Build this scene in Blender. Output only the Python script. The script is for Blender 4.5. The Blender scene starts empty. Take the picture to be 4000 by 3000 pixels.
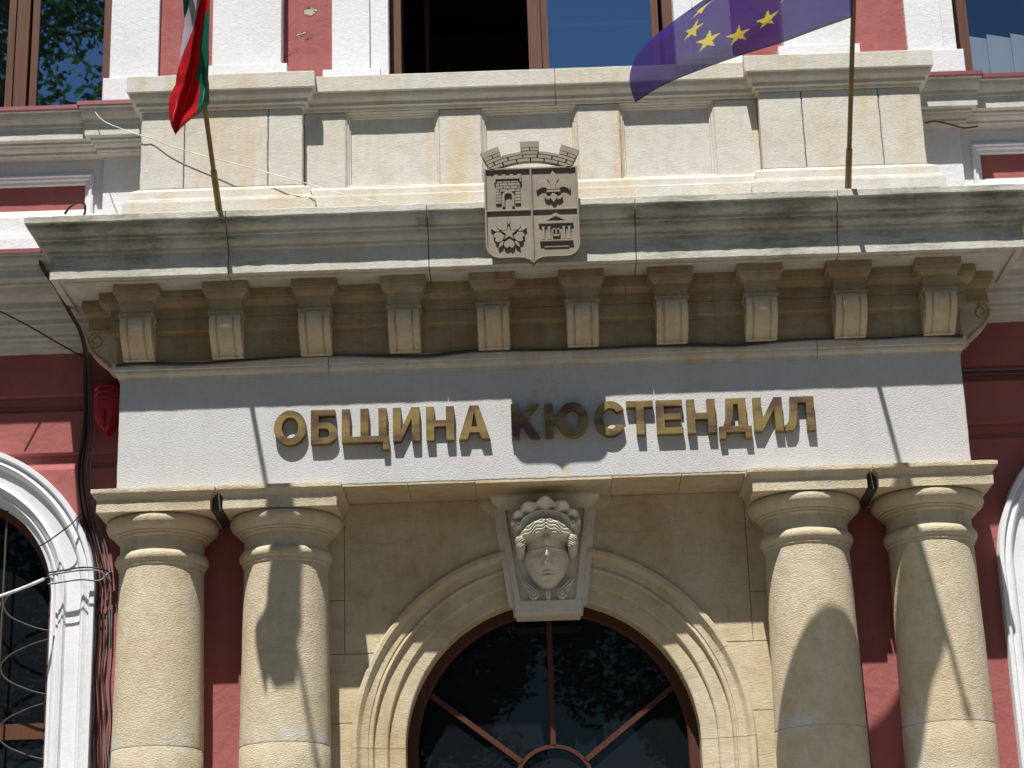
import bpy, bmesh, math, random
from mathutils import Vector, Matrix, noise
random.seed(7)
SC = bpy.context.scene
COL = SC.collection
# ------------------------------------------------------------------ camera
CX, CY, CZ, PITCH, ROLL, YAW, FPX = -0.08882, -12.25777, -4.65034, 0.31975, -0.03091, -0.0074, 7869.34
cp, sp = math.cos(PITCH), math.sin(PITCH)
FWD = Vector((math.sin(YAW) * cp, math.cos(YAW) * cp, sp))
_r0 = Vector((math.cos(YAW), -math.sin(YAW), 0)); _u0 = _r0.cross(FWD)
RGT = math.cos(ROLL) * _r0 + math.sin(ROLL) * _u0
UPV = -math.sin(ROLL) * _r0 + math.cos(ROLL) * _u0
cd = bpy.data.cameras.new('camera'); cam = bpy.data.objects.new('camera', cd); COL.objects.link(cam)
m = Matrix((RGT, UPV, -FWD)).transposed().to_4x4(); m.translation = Vector((CX, CY, CZ)); cam.matrix_world = m
cd.sensor_width = 36; cd.lens = FPX / 4000 * 36; cd.clip_end = 2000; cd.clip_start = 0.1
SC.camera = cam
# ------------------------------------------------------------------ sky, sun, exposure
SUN = Vector((0.236, 1.0, -2.0)).normalized()          # direction the light travels
world = bpy.data.worlds.new('World'); SC.world = world; world.use_nodes = True
wn = world.node_tree.nodes; wl = world.node_tree.links
sky = wn.new('ShaderNodeTexSky'); sky.sky_type = 'NISHITA'; sky.sun_disc = False
sky.sun_elevation = math.radians(62.8); sky.sun_rotation = math.radians(193.3); sky.dust_density = 0.1; sky.air_density = 1.0; sky.ozone_density = 2.5
wn['Background'].inputs[1].default_value = 0.05
wl.new(sky.outputs[0], wn['Background'].inputs[0])
sl = bpy.data.lights.new('sun', 'SUN'); sl.energy = 5.0; sl.angle = math.radians(0.53); sl.color = (1, 0.975, 0.935)
so = bpy.data.objects.new('sun', sl); COL.objects.link(so); so.location = (-4, -20, 40)
so.rotation_euler = SUN.to_track_quat('-Z', 'Y').to_euler()
SC.view_settings.view_transform = 'Standard'; SC.view_settings.look = 'None'
SC.view_settings.exposure = 0.52; SC.view_settings.gamma = 1
SC.render.engine = 'CYCLES'
GROUND = -6.25

# ------------------------------------------------------------------ helpers
def U(px, py, Y):
    """photo pixel (4000 wide) -> point on the plane y = Y"""
    d = (px - 2000) / FPX * RGT - (py - 1500) / FPX * UPV + FWD
    return Vector((CX, CY, CZ)) + d * ((Y - CY) / d.y)
def U22(x, y, Y): return U(x * 1.80832, y * 1.80832, Y)
WM = {}
def link(o, parent=None, loc=(0, 0, 0), rotz=0.0):
    COL.objects.link(o); o.location = loc; o.rotation_euler = (0, 0, rotz)
    WM[o] = Matrix.Translation(Vector(loc)) @ Matrix.Rotation(rotz, 4, 'Z')
    if parent:
        o.parent = parent; o.matrix_parent_inverse = WM[parent].inverted()
    return o
def meta(o, label=None, cat=None, group=None, kind=None):
    if label: o['label'] = label
    if cat: o['category'] = cat
    if group: o['group'] = group
    if kind: o['kind'] = kind
    return o
def empty(name, loc=(0, 0, 0), parent=None, rotz=0.0):
    o = bpy.data.objects.new(name, None); o.empty_display_size = 0.1
    return link(o, parent, loc, rotz)
def mesh_data(name, vs, fs, mat, smooth=32):
    me = bpy.data.meshes.new(name); me.from_pydata([tuple(v) for v in vs], [], fs)
    bm = bmesh.new(); bm.from_mesh(me)
    bmesh.ops.recalc_face_normals(bm, faces=bm.faces); bm.to_mesh(me); bm.free()
    if smooth:
        me.shade_smooth(); me.set_sharp_from_angle(angle=math.radians(smooth))
    me.materials.append(mat); return me
def O(name, vs, fs, mat, parent=None, smooth=32, loc=(0, 0, 0), rotz=0.0):
    return link(bpy.data.objects.new(name, mesh_data(name, vs, fs, mat, smooth)), parent, loc, rotz)
class MB:
    def __init__(s): s.v = []; s.f = []
    def add(s, vs, fs):
        n = len(s.v); s.v += [Vector(v) for v in vs]; s.f += [tuple(i + n for i in f) for f in fs]; return s
    def box(s, x0, x1, y0, y1, z0, z1):
        return s.add([(x0,y0,z0),(x1,y0,z0),(x1,y1,z0),(x0,y1,z0),(x0,y0,z1),(x1,y0,z1),(x1,y1,z1),(x0,y1,z1)],
                     [(0,1,2,3),(4,5,6,7),(0,1,5,4),(1,2,6,5),(2,3,7,6),(3,0,4,7)])
    def loft(s, loops, cap=True, wrap=False, closed=True):
        n = len(loops[0]); vs = [v for l in loops for v in l]; fs = []
        L = len(loops)
        for i in range(L if wrap else L - 1):
            for j in range(n if closed else n - 1):
                a = i * n + j; b = i * n + (j + 1) % n; c = ((i + 1) % L) * n
                fs.append((a, b, c + (j + 1) % n, c + j))
        if cap and not wrap and closed: fs += [tuple(range(n)), tuple(range((L - 1) * n, L * n))]
        return s.add(vs, fs)
    def lathe(s, prof, n=40, cx=0, cy=0):
        loops = [[(cx + r * math.cos(2*math.pi*k/n), cy + r * math.sin(2*math.pi*k/n), z) for k in range(n)] for r, z in prof]
        return s.loft(loops)
    def tube(s, pts, r, n=6):
        pts = [Vector(p) for p in pts]; loops = []; up = Vector((0.31, 0.2, 0.93))
        for i, p in enumerate(pts):
            t = (pts[min(i+1, len(pts)-1)] - pts[max(i-1, 0)]).normalized()
            a = t.cross(up)
            if a.length < .05: a = t.cross(Vector((1, 0, 0)))
            a.normalize(); b = t.cross(a); rr = r[i] if isinstance(r, (list, tuple)) else r
            loops.append([p + rr * (math.cos(2*math.pi*k/n) * a + math.sin(2*math.pi*k/n) * b) for k in range(n)])
        return s.loft(loops)
    def build(s, name, mat, parent=None, smooth=32, loc=(0, 0, 0), rotz=0.0): return O(name, s.v, s.f, mat, parent, smooth, loc, rotz)
def spline(pts, n=8):
    pts = [Vector(p) for p in pts]; out = []
    P = [pts[0] * 2 - pts[1]] + pts + [pts[-1] * 2 - pts[-2]]
    for i in range(1, len(P) - 2):
        for k in range(n):
            t = k / n; a, b, c, d = P[i-1], P[i], P[i+1], P[i+2]
            out.append(0.5 * ((2*b) + (c-a)*t + (2*a-5*b+4*c-d)*t*t + (3*b-a-3*c+d)*t**3))
    out.append(pts[-1]); return out
def jit(v, a):
    v = Vector(v)
    if not a: return v
    q = v * 9; q2 = v * 41
    return v + a * (noise.noise_vector(q) + 0.6 * noise.noise_vector(q2))
def moulding(name, prof, path, mat, parent, step=.05, ja=.0018, smooth=19):
    """sweep an open profile [(projection, z)] along a plan path [(x, y, nx, ny)], mitred where nx and ny are both set"""
    st = []
    for i in range(len(path) - 1):
        a, b = path[i], path[i+1]
        d = math.hypot(a[0]-b[0], a[1]-b[1]); k = max(1, int(d / step))
        for j in range(k): st.append((a, b, j / k))
    st.append((path[-1], path[-1], 0))
    loops = []
    for a, b, t in st:
        l = []
        for p, z in prof:
            A = Vector((a[0] + a[2]*p, a[1] + a[3]*p, z)); B = Vector((b[0] + b[2]*p, b[1] + b[3]*p, z))
            l.append(jit(A.lerp(B, t), ja))
        loops.append(l)
    return MB().loft(loops).build(name, mat, parent, smooth)
def slab(name, x0, x1, y0, y1, z0, z1, mat, parent, ch=.004, ja=.0, smooth=30):
    """box with chamfered front edges (front is -y)"""
    m = MB()
    def rect(x0, x1, z0, z1, y): return [(x0,y,z0),(x1,y,z0),(x1,y,z1),(x0,y,z1)]
    m.loft([rect(x0,x1,z0,z1,y1), rect(x0,x1,z0,z1,y0+ch), rect(x0+ch,x1-ch,z0+ch,z1-ch,y0)])
    return m.build(name, mat, parent, smooth)
def rough_slab(name, x0, x1, y0, y1, z0, z1, mat, parent, n=24, amp=.003):
    """stone block with a slightly uneven, chipped outline"""
    nx = max(2, int((x1-x0)/.05)); nz = max(2, int((z1-z0)/.05)); m = MB()
    ring = [(x0+(x1-x0)*i/nx, z0) for i in range(nx)] + [(x1, z0+(z1-z0)*i/nz) for i in range(nz)] + \
           [(x1-(x1-x0)*i/nx, z1) for i in range(nx)] + [(x0, z1-(z1-z0)*i/nz) for i in range(nz)]
    cx, cz = (x0+x1)/2, (z0+z1)/2
    def sh(p, y, k):
        x, z = p; x += (k if x < cx else -k) * (1 if abs(x-x0) < 1e-6 or abs(x-x1) < 1e-6 else 0)
        z += (k if z < cz else -k) * (1 if abs(z-z0) < 1e-6 or abs(z-z1) < 1e-6 else 0)
        w = amp * noise.noise_vector(Vector((p[0]*23, y*7, p[1]*23)))
        return (x + w.x, y, z + w.z)
    m.loft([[(p[0], y1, p[1]) for p in ring], [sh(p, y0+.005, 0) for p in ring], [sh(p, y0, .005) for p in ring]])
    return m.build(name, mat, parent)
def extrude2d(name, loops, y_front, y_back, mat, parent=None, bevel=.002, loc=(0, 0, 0)):
    """flat outline(s) in x,z (holes allowed) extruded along y"""
    cu = bpy.data.curves.new(name, 'CURVE'); cu.dimensions = '2D'; cu.fill_mode = 'BOTH'
    cu.extrude = (y_back - y_front) / 2 - bevel; cu.bevel_depth = bevel; cu.bevel_resolution = 0; cu.offset = -bevel
    for lp in loops:
        s = cu.splines.new('POLY'); s.points.add(len(lp) - 1); s.use_cyclic_u = True
        for i, p in enumerate(lp): s.points[i].co = (p[0], p[1], 0, 1)
    ob = bpy.data.objects.new('tmp', cu); COL.objects.link(ob)
    dg = bpy.context.evaluated_depsgraph_get(); me = bpy.data.meshes.new_from_object(ob.evaluated_get(dg))
    bpy.data.objects.remove(ob); bpy.data.curves.remove(cu)
    yc = (y_front + y_back) / 2
    me.transform(Matrix(((1,0,0,0),(0,0,-1,yc),(0,1,0,0),(0,0,0,1))))
    me.shade_smooth(); me.set_sharp_from_angle(angle=math.radians(30))
    me.materials.clear(); me.materials.append(mat); me.name = name
    return link(bpy.data.objects.new(name, me), parent, loc)
def arc_pts(cx, cz, rx, rz, a0, a1, n=24):
    return [(cx + rx*math.cos(math.radians(a0+(a1-a0)*i/n)), cz + rz*math.sin(math.radians(a0+(a1-a0)*i/n))) for i in range(n+1)]

# ------------------------------------------------------------------ materials
class NT:
    def __init__(s, name):
        s.m = bpy.data.materials.new(name); s.m.use_nodes = True; s.t = s.m.node_tree; s.n = s.t.nodes
        s.b = s.n['Principled BSDF']; s.out = s.n['Material Output']
    def new(s, ty, **kw):
        n = s.n.new('ShaderNode' + ty)
        for k, v in kw.items(): setattr(n, k, v)
        return n
    def ln(s, a, b): s.t.links.new(a, b)
    def pos(s, sc=(1, 1, 1), loc=(0, 0, 0)):
        g = s.new('NewGeometry'); mp = s.new('Mapping'); s.ln(g.outputs['Position'], mp.inputs[0])
        mp.inputs['Scale'].default_value = sc; mp.inputs['Location'].default_value = loc; return mp.outputs[0]
    def noise(s, sc=(1, 1, 1), scale=1, detail=5, rough=.55, dist=0, loc=(0, 0, 0)):
        n = s.new('TexNoise'); s.ln(s.pos(sc, loc), n.inputs['Vector'])
        n.inputs['Scale'].default_value = scale; n.inputs['Detail'].default_value = detail
        n.inputs['Roughness'].default_value = rough; n.inputs['Distortion'].default_value = dist; return n.outputs['Fac']
    def ramp(s, x, lo, hi, a=0., b=1.):
        r = s.new('MapRange'); s.ln(x, r.inputs[0]); r.inputs[1].default_value = lo; r.inputs[2].default_value = hi
        r.inputs[3].default_value = a; r.inputs[4].default_value = b; return r.outputs[0]
    def math(s, op, a, b=None):
        n = s.new('Math', operation=op)
        for i, x in enumerate((a, b)):
            if x is None: continue
            if isinstance(x, (int, float)): n.inputs[i].default_value = x
            else: s.ln(x, n.inputs[i])
        return n.outputs[0]
    def mix(s, f, a, b, mode='MIX'):
        n = s.new('Mix', data_type='RGBA', blend_type=mode)
        for sock, x in ((n.inputs[0], f), (n.inputs[6], a), (n.inputs[7], b)):
            if isinstance(x, (int, float)): sock.default_value = x
            elif isinstance(x, tuple): sock.default_value = (*x, 1)
            else: s.ln(x, sock)
        return n.outputs[2]
    def bump(s, h, strength=.5, dist=.01):
        b = s.new('Bump'); b.inputs['Strength'].default_value = strength; b.inputs['Distance'].default_value = dist
        s.ln(h, b.inputs['Height']); s.ln(b.outputs[0], s.b.inputs['Normal'])
    def col(s, c):
        if isinstance(c, tuple): s.b.inputs['Base Color'].default_value = (*c, 1)
        else: s.ln(c, s.b.inputs['Base Color'])
def stone(name, base, warm, warm_amt=.5, streak=.4, streak_col=None, dark=0., dark_col=(.06, .06, .045), bump=.5, rough=.88, tool=(26, 26, 120), toolw=.6, pale=.0, big=.8, patch=False, yellow=False, moss=False, mott=.35):
    t = NT(name); t.b.inputs['Roughness'].default_value = rough; t.b.inputs['Specular IOR Level'].default_value = .25
    oi = t.new('ObjectInfo')
    c = t.mix(t.ramp(t.noise(scale=1.7, detail=7, rough=.62), .42, .66, 0, warm_amt), base, warm)
    c = t.mix(t.ramp(t.noise((5.5, 5.5, .55), 1, 5, .6, .3), .5, .74, 0, streak), c, streak_col or warm)
    c = t.mix(t.ramp(t.noise((7, 7, 1.1), 1, 4, .6, .2, (9, 4, 2)), .56, .74, 0, pale), c, (.74, .74, .73))
    c = t.mix(t.ramp(t.noise(scale=34, detail=6, rough=.7), .3, .75, 0, 1), c, t.mix(.55, c, (.8, .78, .74), 'MULTIPLY'))
    c = t.mix(t.ramp(t.noise(scale=8.5, detail=8, rough=.7, dist=.4, loc=(5, 2, 8)), .46, .68, 0, mott), c, t.mix(.75, c, warm, 'MULTIPLY'))
    c = t.mix(t.ramp(t.noise(scale=21, detail=5, rough=.7, loc=(1, 7, 3)), .58, .72, 0, mott), c, t.mix(.5, c, (.62, .56, .50), 'MULTIPLY'))
    if dark:
        f = t.ramp(t.noise((3.2, 3.2, 9), 1, 8, .7, .4), .52, .74, 0, dark)
        f2 = t.ramp(t.noise((9, 9, 1.6), 1, 6, .65, .3, (3, 1, 7)), .55, .78, 0, dark)
        c = t.mix(t.math('MAXIMUM', f, f2), c, dark_col)
    c = t.mix(t.ramp(oi.outputs['Random'], 0, 1, 0, .22), c, t.mix(.5, c, (.82, .76, .66), 'MULTIPLY'))
    def blob(p, r, t=t):
        g = t.new('NewGeometry'); d = t.new('VectorMath', operation='DISTANCE'); t.ln(g.outputs['Position'], d.inputs[0]); d.inputs[1].default_value = p
        return t.ramp(d.outputs['Value'], r, 0)
    if moss:        # black-green growth in patches along the cornice
        f = None
        for p, r in (((-2.95, -.5, .37), .6), ((-2.6, -.5, .33), .55), ((-1.95, -.5, .37), .40), ((-1.95, -.45, .30), .2), ((.9, -.5, .36), .5), ((1.6, -.48, .33), .65), ((2.35, -.5, .36), .55), ((2.9, -.5, .36), .42), ((3.1, -.42, .25), .3), ((-3.09, -.39, .16), .16), ((-.68, -.48, .36), .16), ((.63, -.48, .34), .14)):
            q = blob(p, r); f = q if f is None else t.math('MAXIMUM', f, q)
        n_ = t.math('ADD', t.math('MULTIPLY', t.noise((4, 4, 22), 1, 9, .75, .5), 1.0), t.math('MULTIPLY', t.noise(scale=30, detail=5, rough=.7), .25))
        f = t.ramp(t.math('ADD', t.math('MULTIPLY', f, .42), n_), .76, 1.16, 0, .82)
        c = t.mix(f, c, t.mix(t.noise(scale=5), (.05, .052, .034), (.10, .11, .045)))
    if patch:       # lime mortar smears round the drum joint
        g = t.new('NewGeometry'); sx = t.new('SeparateXYZ'); t.ln(g.outputs['Position'], sx.inputs[0])
        band = t.ramp(t.math('ABSOLUTE', t.math('ADD', sx.outputs[2], 2.80)), .09, .0)
        f = t.math('MULTIPLY', band, t.ramp(t.noise(scale=3.2, detail=8, rough=.7, loc=(3.3, 0, 1)), .54, .62))
        c = t.mix(t.math('MINIMUM', f, .8), c, (.58, .575, .56))
    if yellow:      # remains of yellow paint above the lettering
        f = t.math('ADD', blob((.06, 0, -.64), .17), blob((.10, 0, -1.2), .10))
        f = t.math('MULTIPLY', t.ramp(f, .25, .4), t.ramp(t.noise(scale=15, detail=8, rough=.7), .53, .57))
        c = t.mix(t.math('MULTIPLY', f, .8), c, (.55, .47, .22))
    t.col(c)
    h = t.math('ADD', t.math('MULTIPLY', t.noise(tool, 1, 4, .65), toolw), t.math('MULTIPLY', t.noise(scale=75, detail=5, rough=.7), .5))
    h = t.math('ADD', h, t.math('MULTIPLY', t.noise(scale=6, detail=5), big))
    t.bump(h, bump, .012); return t.m
def plain(name, c, rough=.6, metal=0., spec=.5, var=.0, bump=0., bscale=60):
    t = NT(name); t.b.inputs['Roughness'].default_value = rough; t.b.inputs['Metallic'].default_value = metal
    t.b.inputs['Specular IOR Level'].default_value = spec
    if var:
        t.col(t.mix(t.ramp(t.noise(scale=9, detail=6, rough=.65), .35, .7, 0, var), c, tuple(x*.45 for x in c)))
    else: t.col(c)
    if bump: t.bump(t.noise(scale=bscale, detail=5), bump, .006)
    return t.m
M = {}
M['cream'] = stone('cream_limestone', (.60, .58, .53), (.58, .50, .36), .5, .7, (.58, .43, .245), bump=.5, pale=.45, tool=(38, 38, 85), toolw=.4)
M['cornice'] = stone('weathered_cornice_stone', (.60, .59, .535), (.55, .52, .40), .5, .3, (.46, .46, .36), dark=.30, dark_col=(.16, .165, .115), bump=.45, moss=True)
M['tan'] = stone('tan_column_stone', (.62, .54, .385), (.58, .44, .275), .5, .35, (.56, .51, .42), bump=.75, tool=(55, 55, 150), toolw=.9, pale=.4, patch=True, mott=.45)
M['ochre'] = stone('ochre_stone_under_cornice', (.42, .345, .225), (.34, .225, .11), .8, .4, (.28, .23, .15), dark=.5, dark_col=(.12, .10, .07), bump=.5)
M['spandrel'] = stone('buff_portal_stone', (.60, .515, .36), (.47, .345, .18), .75, .45, (.64, .59, .48), dark=.32, dark_col=(.16, .135, .09), bump=.45)
M['mask'] = stone('grey_carved_stone', (.66, .625, .545), (.58, .50, .37), .5, .25, (.35, .31, .24), bump=.22, toolw=.2)
M['frieze'] = stone('pale_grey_render', (.575, .57, .565), (.53, .515, .49), .6, .35, (.48, .475, .46), bump=.6, tool=(95, 95, 110), toolw=.8, mott=.1, dark=.14, dark_col=(.36, .36, .35), big=.15, yellow=True)
M['white'] = stone('white_lime_plaster', (.72, .725, .75), (.64, .635, .63), .5, .2, (.64, .62, .58), bump=.45, tool=(30, 30, 30), toolw=.7, mott=.08)
M['grimy'] = stone('grimy_white_moulding_plaster', (.66, .645, .60), (.56, .53, .46), .6, .35, (.45, .42, .36), dark=.30, dark_col=(.20, .19, .16), bump=.35)
M['wtrim'] = stone('painted_white_window_trim', (.76, .765, .79), (.66, .67, .70), .5, .2, (.6, .58, .55), dark=.12, dark_col=(.38, .34, .28), bump=.25, toolw=.3, mott=.08)
def red_mat(name, peel):
    t = NT(name); t.b.inputs['Roughness'].default_value = .85; t.b.inputs['Specular IOR Level'].default_value = .2
    c = t.mix(t.ramp(t.noise(scale=2.2, detail=7, rough=.65), .35, .7), (.345, .112, .10), (.275, .088, .083))
    c = t.mix(t.ramp(t.noise((7, 7, .7), 1, 5), .55, .75, 0, .35), c, (.40, .155, .14))
    h = t.math('ADD', t.math('MULTIPLY', t.noise(scale=22, detail=6, rough=.6), .5), t.math('MULTIPLY', t.noise(scale=5, detail=6, dist=1.5), 1.2))
    if peel:
        p = t.noise((1, 1, 1.6), 5.2, 8, .62, .9, (2.1, 0, 1.2))
        
        g_ = t.new('NewGeometry'); f_ = None
        for q_, r_ in (((-1.53, .425, 2.36), .085), ((-1.57, .425, 2.21), .10), ((-2.42, .425, 2.22), .05)):
            d_ = t.new('VectorMath', operation='DISTANCE'); t.ln(g_.outputs['Position'], d_.inputs[0]); d_.inputs[1].default_value = q_
            e_ = t.ramp(d_.outputs['Value'], r_, 0, 0, .24); f_ = e_ if f_ is None else t.math('MAXIMUM', f_, e_)
        p = t.math('ADD', p, f_)
        k = t.ramp(p, .685, .70); c = t.mix(k, c, (.40, .375, .32)); rim = t.ramp(p, .655, .685)
        c = t.mix(t.math('SUBTRACT', rim, k), c, (.16, .05, .045))
        h = t.math('ADD', h, t.math('MULTIPLY', k, -1.6)); h = t.math('ADD', h, t.math('MULTIPLY', rim, .9))
    t.col(c); t.bump(h, .55, .012); return t.m
M['red'] = red_mat('dusty_red_render', False); M['redpeel'] = red_mat('peeling_red_render', True)
M['flash'] = plain('painted_red_sheet_metal', (.20, .045, .055), .45, .2, var=.3)
def wood(name, c):
    t = NT(name); t.b.inputs['Roughness'].default_value = .6; t.b.inputs['Specular IOR Level'].default_value = .25
    t.col(t.mix(t.ramp(t.noise((60, 60, 3), 1, 5, .6, .6), .35, .7), c, tuple(x*.6 for x in c))); t.bump(t.noise((80, 80, 4), 1, 4), .15, .003); return t.m
M['wood'] = wood('brown_window_wood', (.125, .050, .027)); M['wood2'] = wood('dark_brown_door_wood', (.085, .028, .017))
def glass(name, tint, refl, body=(.01, .012, .014), bodyf=.35, tcol=(.72, .76, .78)):
    t = NT(name); t.n.remove(t.b)
    g = t.new('BsdfGlossy'); g.inputs['Roughness'].default_value = .012; g.inputs['Color'].default_value = (*tint, 1)
    tr = t.new('BsdfTransparent'); tr.inputs['Color'].default_value = (*tcol, 1)
    df = t.new('BsdfDiffuse'); df.inputs['Color'].default_value = (*body, 1)
    lw = t.new('LayerWeight'); fr = t.math('ADD', t.math('MULTIPLY', t.math('POWER', lw.outputs['Facing'], 5), .9), .04)
    a = t.new('MixShader'); a.inputs[0].default_value = bodyf; t.ln(tr.outputs[0], a.inputs[1]); t.ln(df.outputs[0], a.inputs[2])
    f = t.math('ADD', fr, refl); b = t.new('MixShader'); t.ln(f, b.inputs[0]); t.ln(a.outputs[0], b.inputs[1]); t.ln(g.outputs[0], b.inputs[2])
    nb = t.new('Bump'); nb.inputs['Strength'].default_value = .02; nb.inputs['Distance'].default_value = .01
    t.ln(t.noise(scale=2.5, detail=2), nb.inputs['Height']); t.ln(nb.outputs[0], g.inputs['Normal'])
    t.ln(b.outputs[0], t.out.inputs[0]); return t.m
M['glass'] = glass('window_glass', (.50, .76, 1), .40); M['clearglass'] = glass('clear_window_glass', (.6, .82, 1), .10, bodyf=0., tcol=(.96, .97, .98)); M['fanglass'] = glass('fanlight_glass', (.6, .72, .68), -.012, bodyf=.7)
M['room'] = plain('dim_room_plaster', (.10, .075, .06), .9)
M['blind'] = plain('pale_window_blind', (.34, .39, .40), .8)
M['iron'] = plain('rusty_iron_bar', (.085, .065, .05), .7, .3, var=.5)
M['black'] = plain('black_cable_sheath', (.014, .013, .013), .5)
M['greycable'] = plain('grey_cable_sheath', (.16, .15, .155), .6)
M['whitecable'] = plain('white_cable_sheath', (.62, .62, .60), .5)
M['browncable'] = plain('brown_cable_sheath', (.10, .05, .035), .6)
M['sirenred'] = plain('glossy_red_plastic', (.34, .012, .02), .3, var=.2)
M['pole'] = plain('tarnished_brass_pole', (.20, .135, .05), .42, .55, var=.6)
def bronze():
    t = NT('weathered_bronze'); t.b.inputs['Roughness'].default_value = .55; t.b.inputs['Metallic'].default_value = .15
    t.col(t.mix(t.ramp(t.noise(scale=7, detail=7, rough=.7), .4, .7), (.235, .195, .14), (.18, .15, .11))); t.bump(t.noise(scale=60, detail=4), .08, .004); return t.m
M['bronze'] = bronze()
def brass():
    t = NT('patinated_brass_letter'); t.b.inputs['Roughness'].default_value = .42; t.b.inputs['Metallic'].default_value = .45
    c = t.mix(t.ramp(t.noise((3, 3, 9), 1, 5, .6, .4), .42, .62), (.27, .19, .065), (.12, .068, .038))
    t.col(c); t.bump(t.noise(scale=40, detail=3), .06, .003); return t.m
M['brass'] = brass()
M['paving'] = stone('street_paving', (.245, .225, .195), (.21, .19, .16), .5, .1, bump=.3); M['kerb'] = plain('granite_kerb', (.30, .29, .28), .8, var=.3)
M['asphalt'] = stone('dark_asphalt', (.06, .058, .056), (.045, .044, .043), .5, .1, (.05, .05, .05), bump=.4)
M['mortar'] = plain('pale_lime_mortar', (.42, .37, .28), .95, var=.5, bump=.5)
M['gapfill'] = plain('shaded_gap_and_debris_fill', (.06, .05, .04), .95, var=.5, bump=.8, bscale=45)  # dark tone holds both the debris and the shade of the abacus gap
M['bark'] = plain('tree_bark', (.09, .065, .045), .9, var=.5, bump=.6, bscale=25)
def leafm(name, c):
    t = NT(name); t.b.inputs['Roughness'].default_value = .55
    oi = t.noise(scale=1.3, detail=4); t.col(t.mix(t.ramp(oi, .35, .65), c, tuple(x*.55 for x in c)))
    tl = t.new('BsdfTranslucent'); tl.inputs[0].default_value = (c[0]*1.5, c[1]*1.6, c[2]*.8, 1); mx = t.new('MixShader'); mx.inputs[0].default_value = .22
    t.ln(t.b.outputs[0], mx.inputs[1]); t.ln(tl.outputs[0], mx.inputs[2]); t.ln(mx.outputs[0], t.out.inputs[0]); return t.m
M['leaf'] = leafm('green_leaves', (.06, .11, .03))
# ================================================================== ground
gm = MB(); gm.add([(-300,-300,GROUND-.13),(300,-300,GROUND-.13),(300,300,GROUND-.13),(-300,300,GROUND-.13)], [(0,1,2,3)])
meta(gm.build('road', M['asphalt'], smooth=0), kind='structure')
meta(MB().box(-60, 60, -8.6, .5, GROUND-.4, GROUND).build('pavement', M['paving'], smooth=0), kind='structure')
for i in range(60): slab('kerb_stone', -60+2*i+.004, -58+2*i-.004, -8.76, -8.6, GROUND-.4, GROUND+.005, M['kerb'], bpy.data.objects['pavement'], .01)

# ================================================================== town hall
HALL = empty('town_hall', (0, .43, GROUND))
meta(HALL, 'red and white town hall front with cream stone columned entrance portal', 'building')
W0 = 2.7; YW = .415; YS = .435; ZF = -1.235; XO = .03
# ---- lower red wall, rusticated in courses, left and right of and behind the columns
M_ = M
zc_w, xw, r_in, r_out = -1.80, 3.94, .745, 1.05
for s in (-1, 1):
    def xs(a, b): return (min(s*a, s*b), max(s*a, s*b))
    a, b = xs(2.55, 6.6)
    slab('wall_course', a, b, YW, .9, -.435, -.02, M['red'], HALL, .012)
    slab('wall_course', a, b, YW, .9, -.838, -.532, M['red'], HALL, .014)
    for z0, z1 in ((-.532, -.435), (-.94, -.838)):      # recessed joint with a sloping lower lip
        MB().loft([[(x, .9, z0), (x, YW+.004, z0), (x, YW+.034, z0+.042), (x, YW+.034, z1+.001), (x, .9, z1+.001)] for x in (a, b)]).build('wall_joint', M['red'], HALL, 20)
    # plain wall below the joints, cut out round the arched window
    pts = [(1.64, -.94), (1.64, GROUND)] + [(xw - .8, GROUND)] + [(xw + .8*math.cos(t), zc_w + .8*math.sin(t)) for t in [math.pi*(1 - i/40) for i in range(41)]] + [(xw + .8, GROUND), (6.6, GROUND), (6.6, -.94)]
    extrude2d('wall', [[(s*x, z) for x, z in pts]], YW, .9, M['red'], HALL, .001)
    b0 = slab('wall_course', *xs(1.64, 2.552), YW+.001, .9, -.94, -.3, M['red'], HALL, .002)
# ---- wall cornice between the storeys (left and right), dies into the portal
LOW = [(-.2,.47),(.30,.445),(.488,.412),(.488,.394),(.472,.39),(.468,.372),(.452,.354),(.43,.345),(.412,.343),(.41,.322),(.394,.318),(.392,.262),(.31,.262),(.309,.246),(.285,.242),(.28,.222),(.262,.19),(.235,.168),(.206,.16),(.204,.114),(.18,.108),(.176,.088),(.162,.066),(.148,.056),(.147,.022),(.125,.016),(.121,-.004),(.11,-.024),(.099,-.034),(.098,-.056),(.07,-.062),(.066,-.082),(.05,-.104),(.045,-.124),(.0,-.136),(-.2,-.136)]
PLN = [(-.2,.86),(.045,.852),(.052,.842),(.052,.724),(.07,.712),(.10,.70),(.104,.69),(.104,.658),(.135,.65),(.14,.47),(-.2,.47)]
SIL = [(-.2,1.60),(.235,1.57),(.242,1.556),(.24,1.542),(.226,1.536),(.224,1.518),(.216,1.496),(.2,1.476),(.186,1.468),(.186,1.443),(.179,1.438),(.177,1.357),(.13,1.357),(.125,1.366),(.122,1.342),(.105,1.339),(.10,1.326),(.085,1.314),(.07,1.309),(.069,1.290),(.05,1.286),(.046,1.278),(.0,1.274),(-.2,1.274)]
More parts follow.
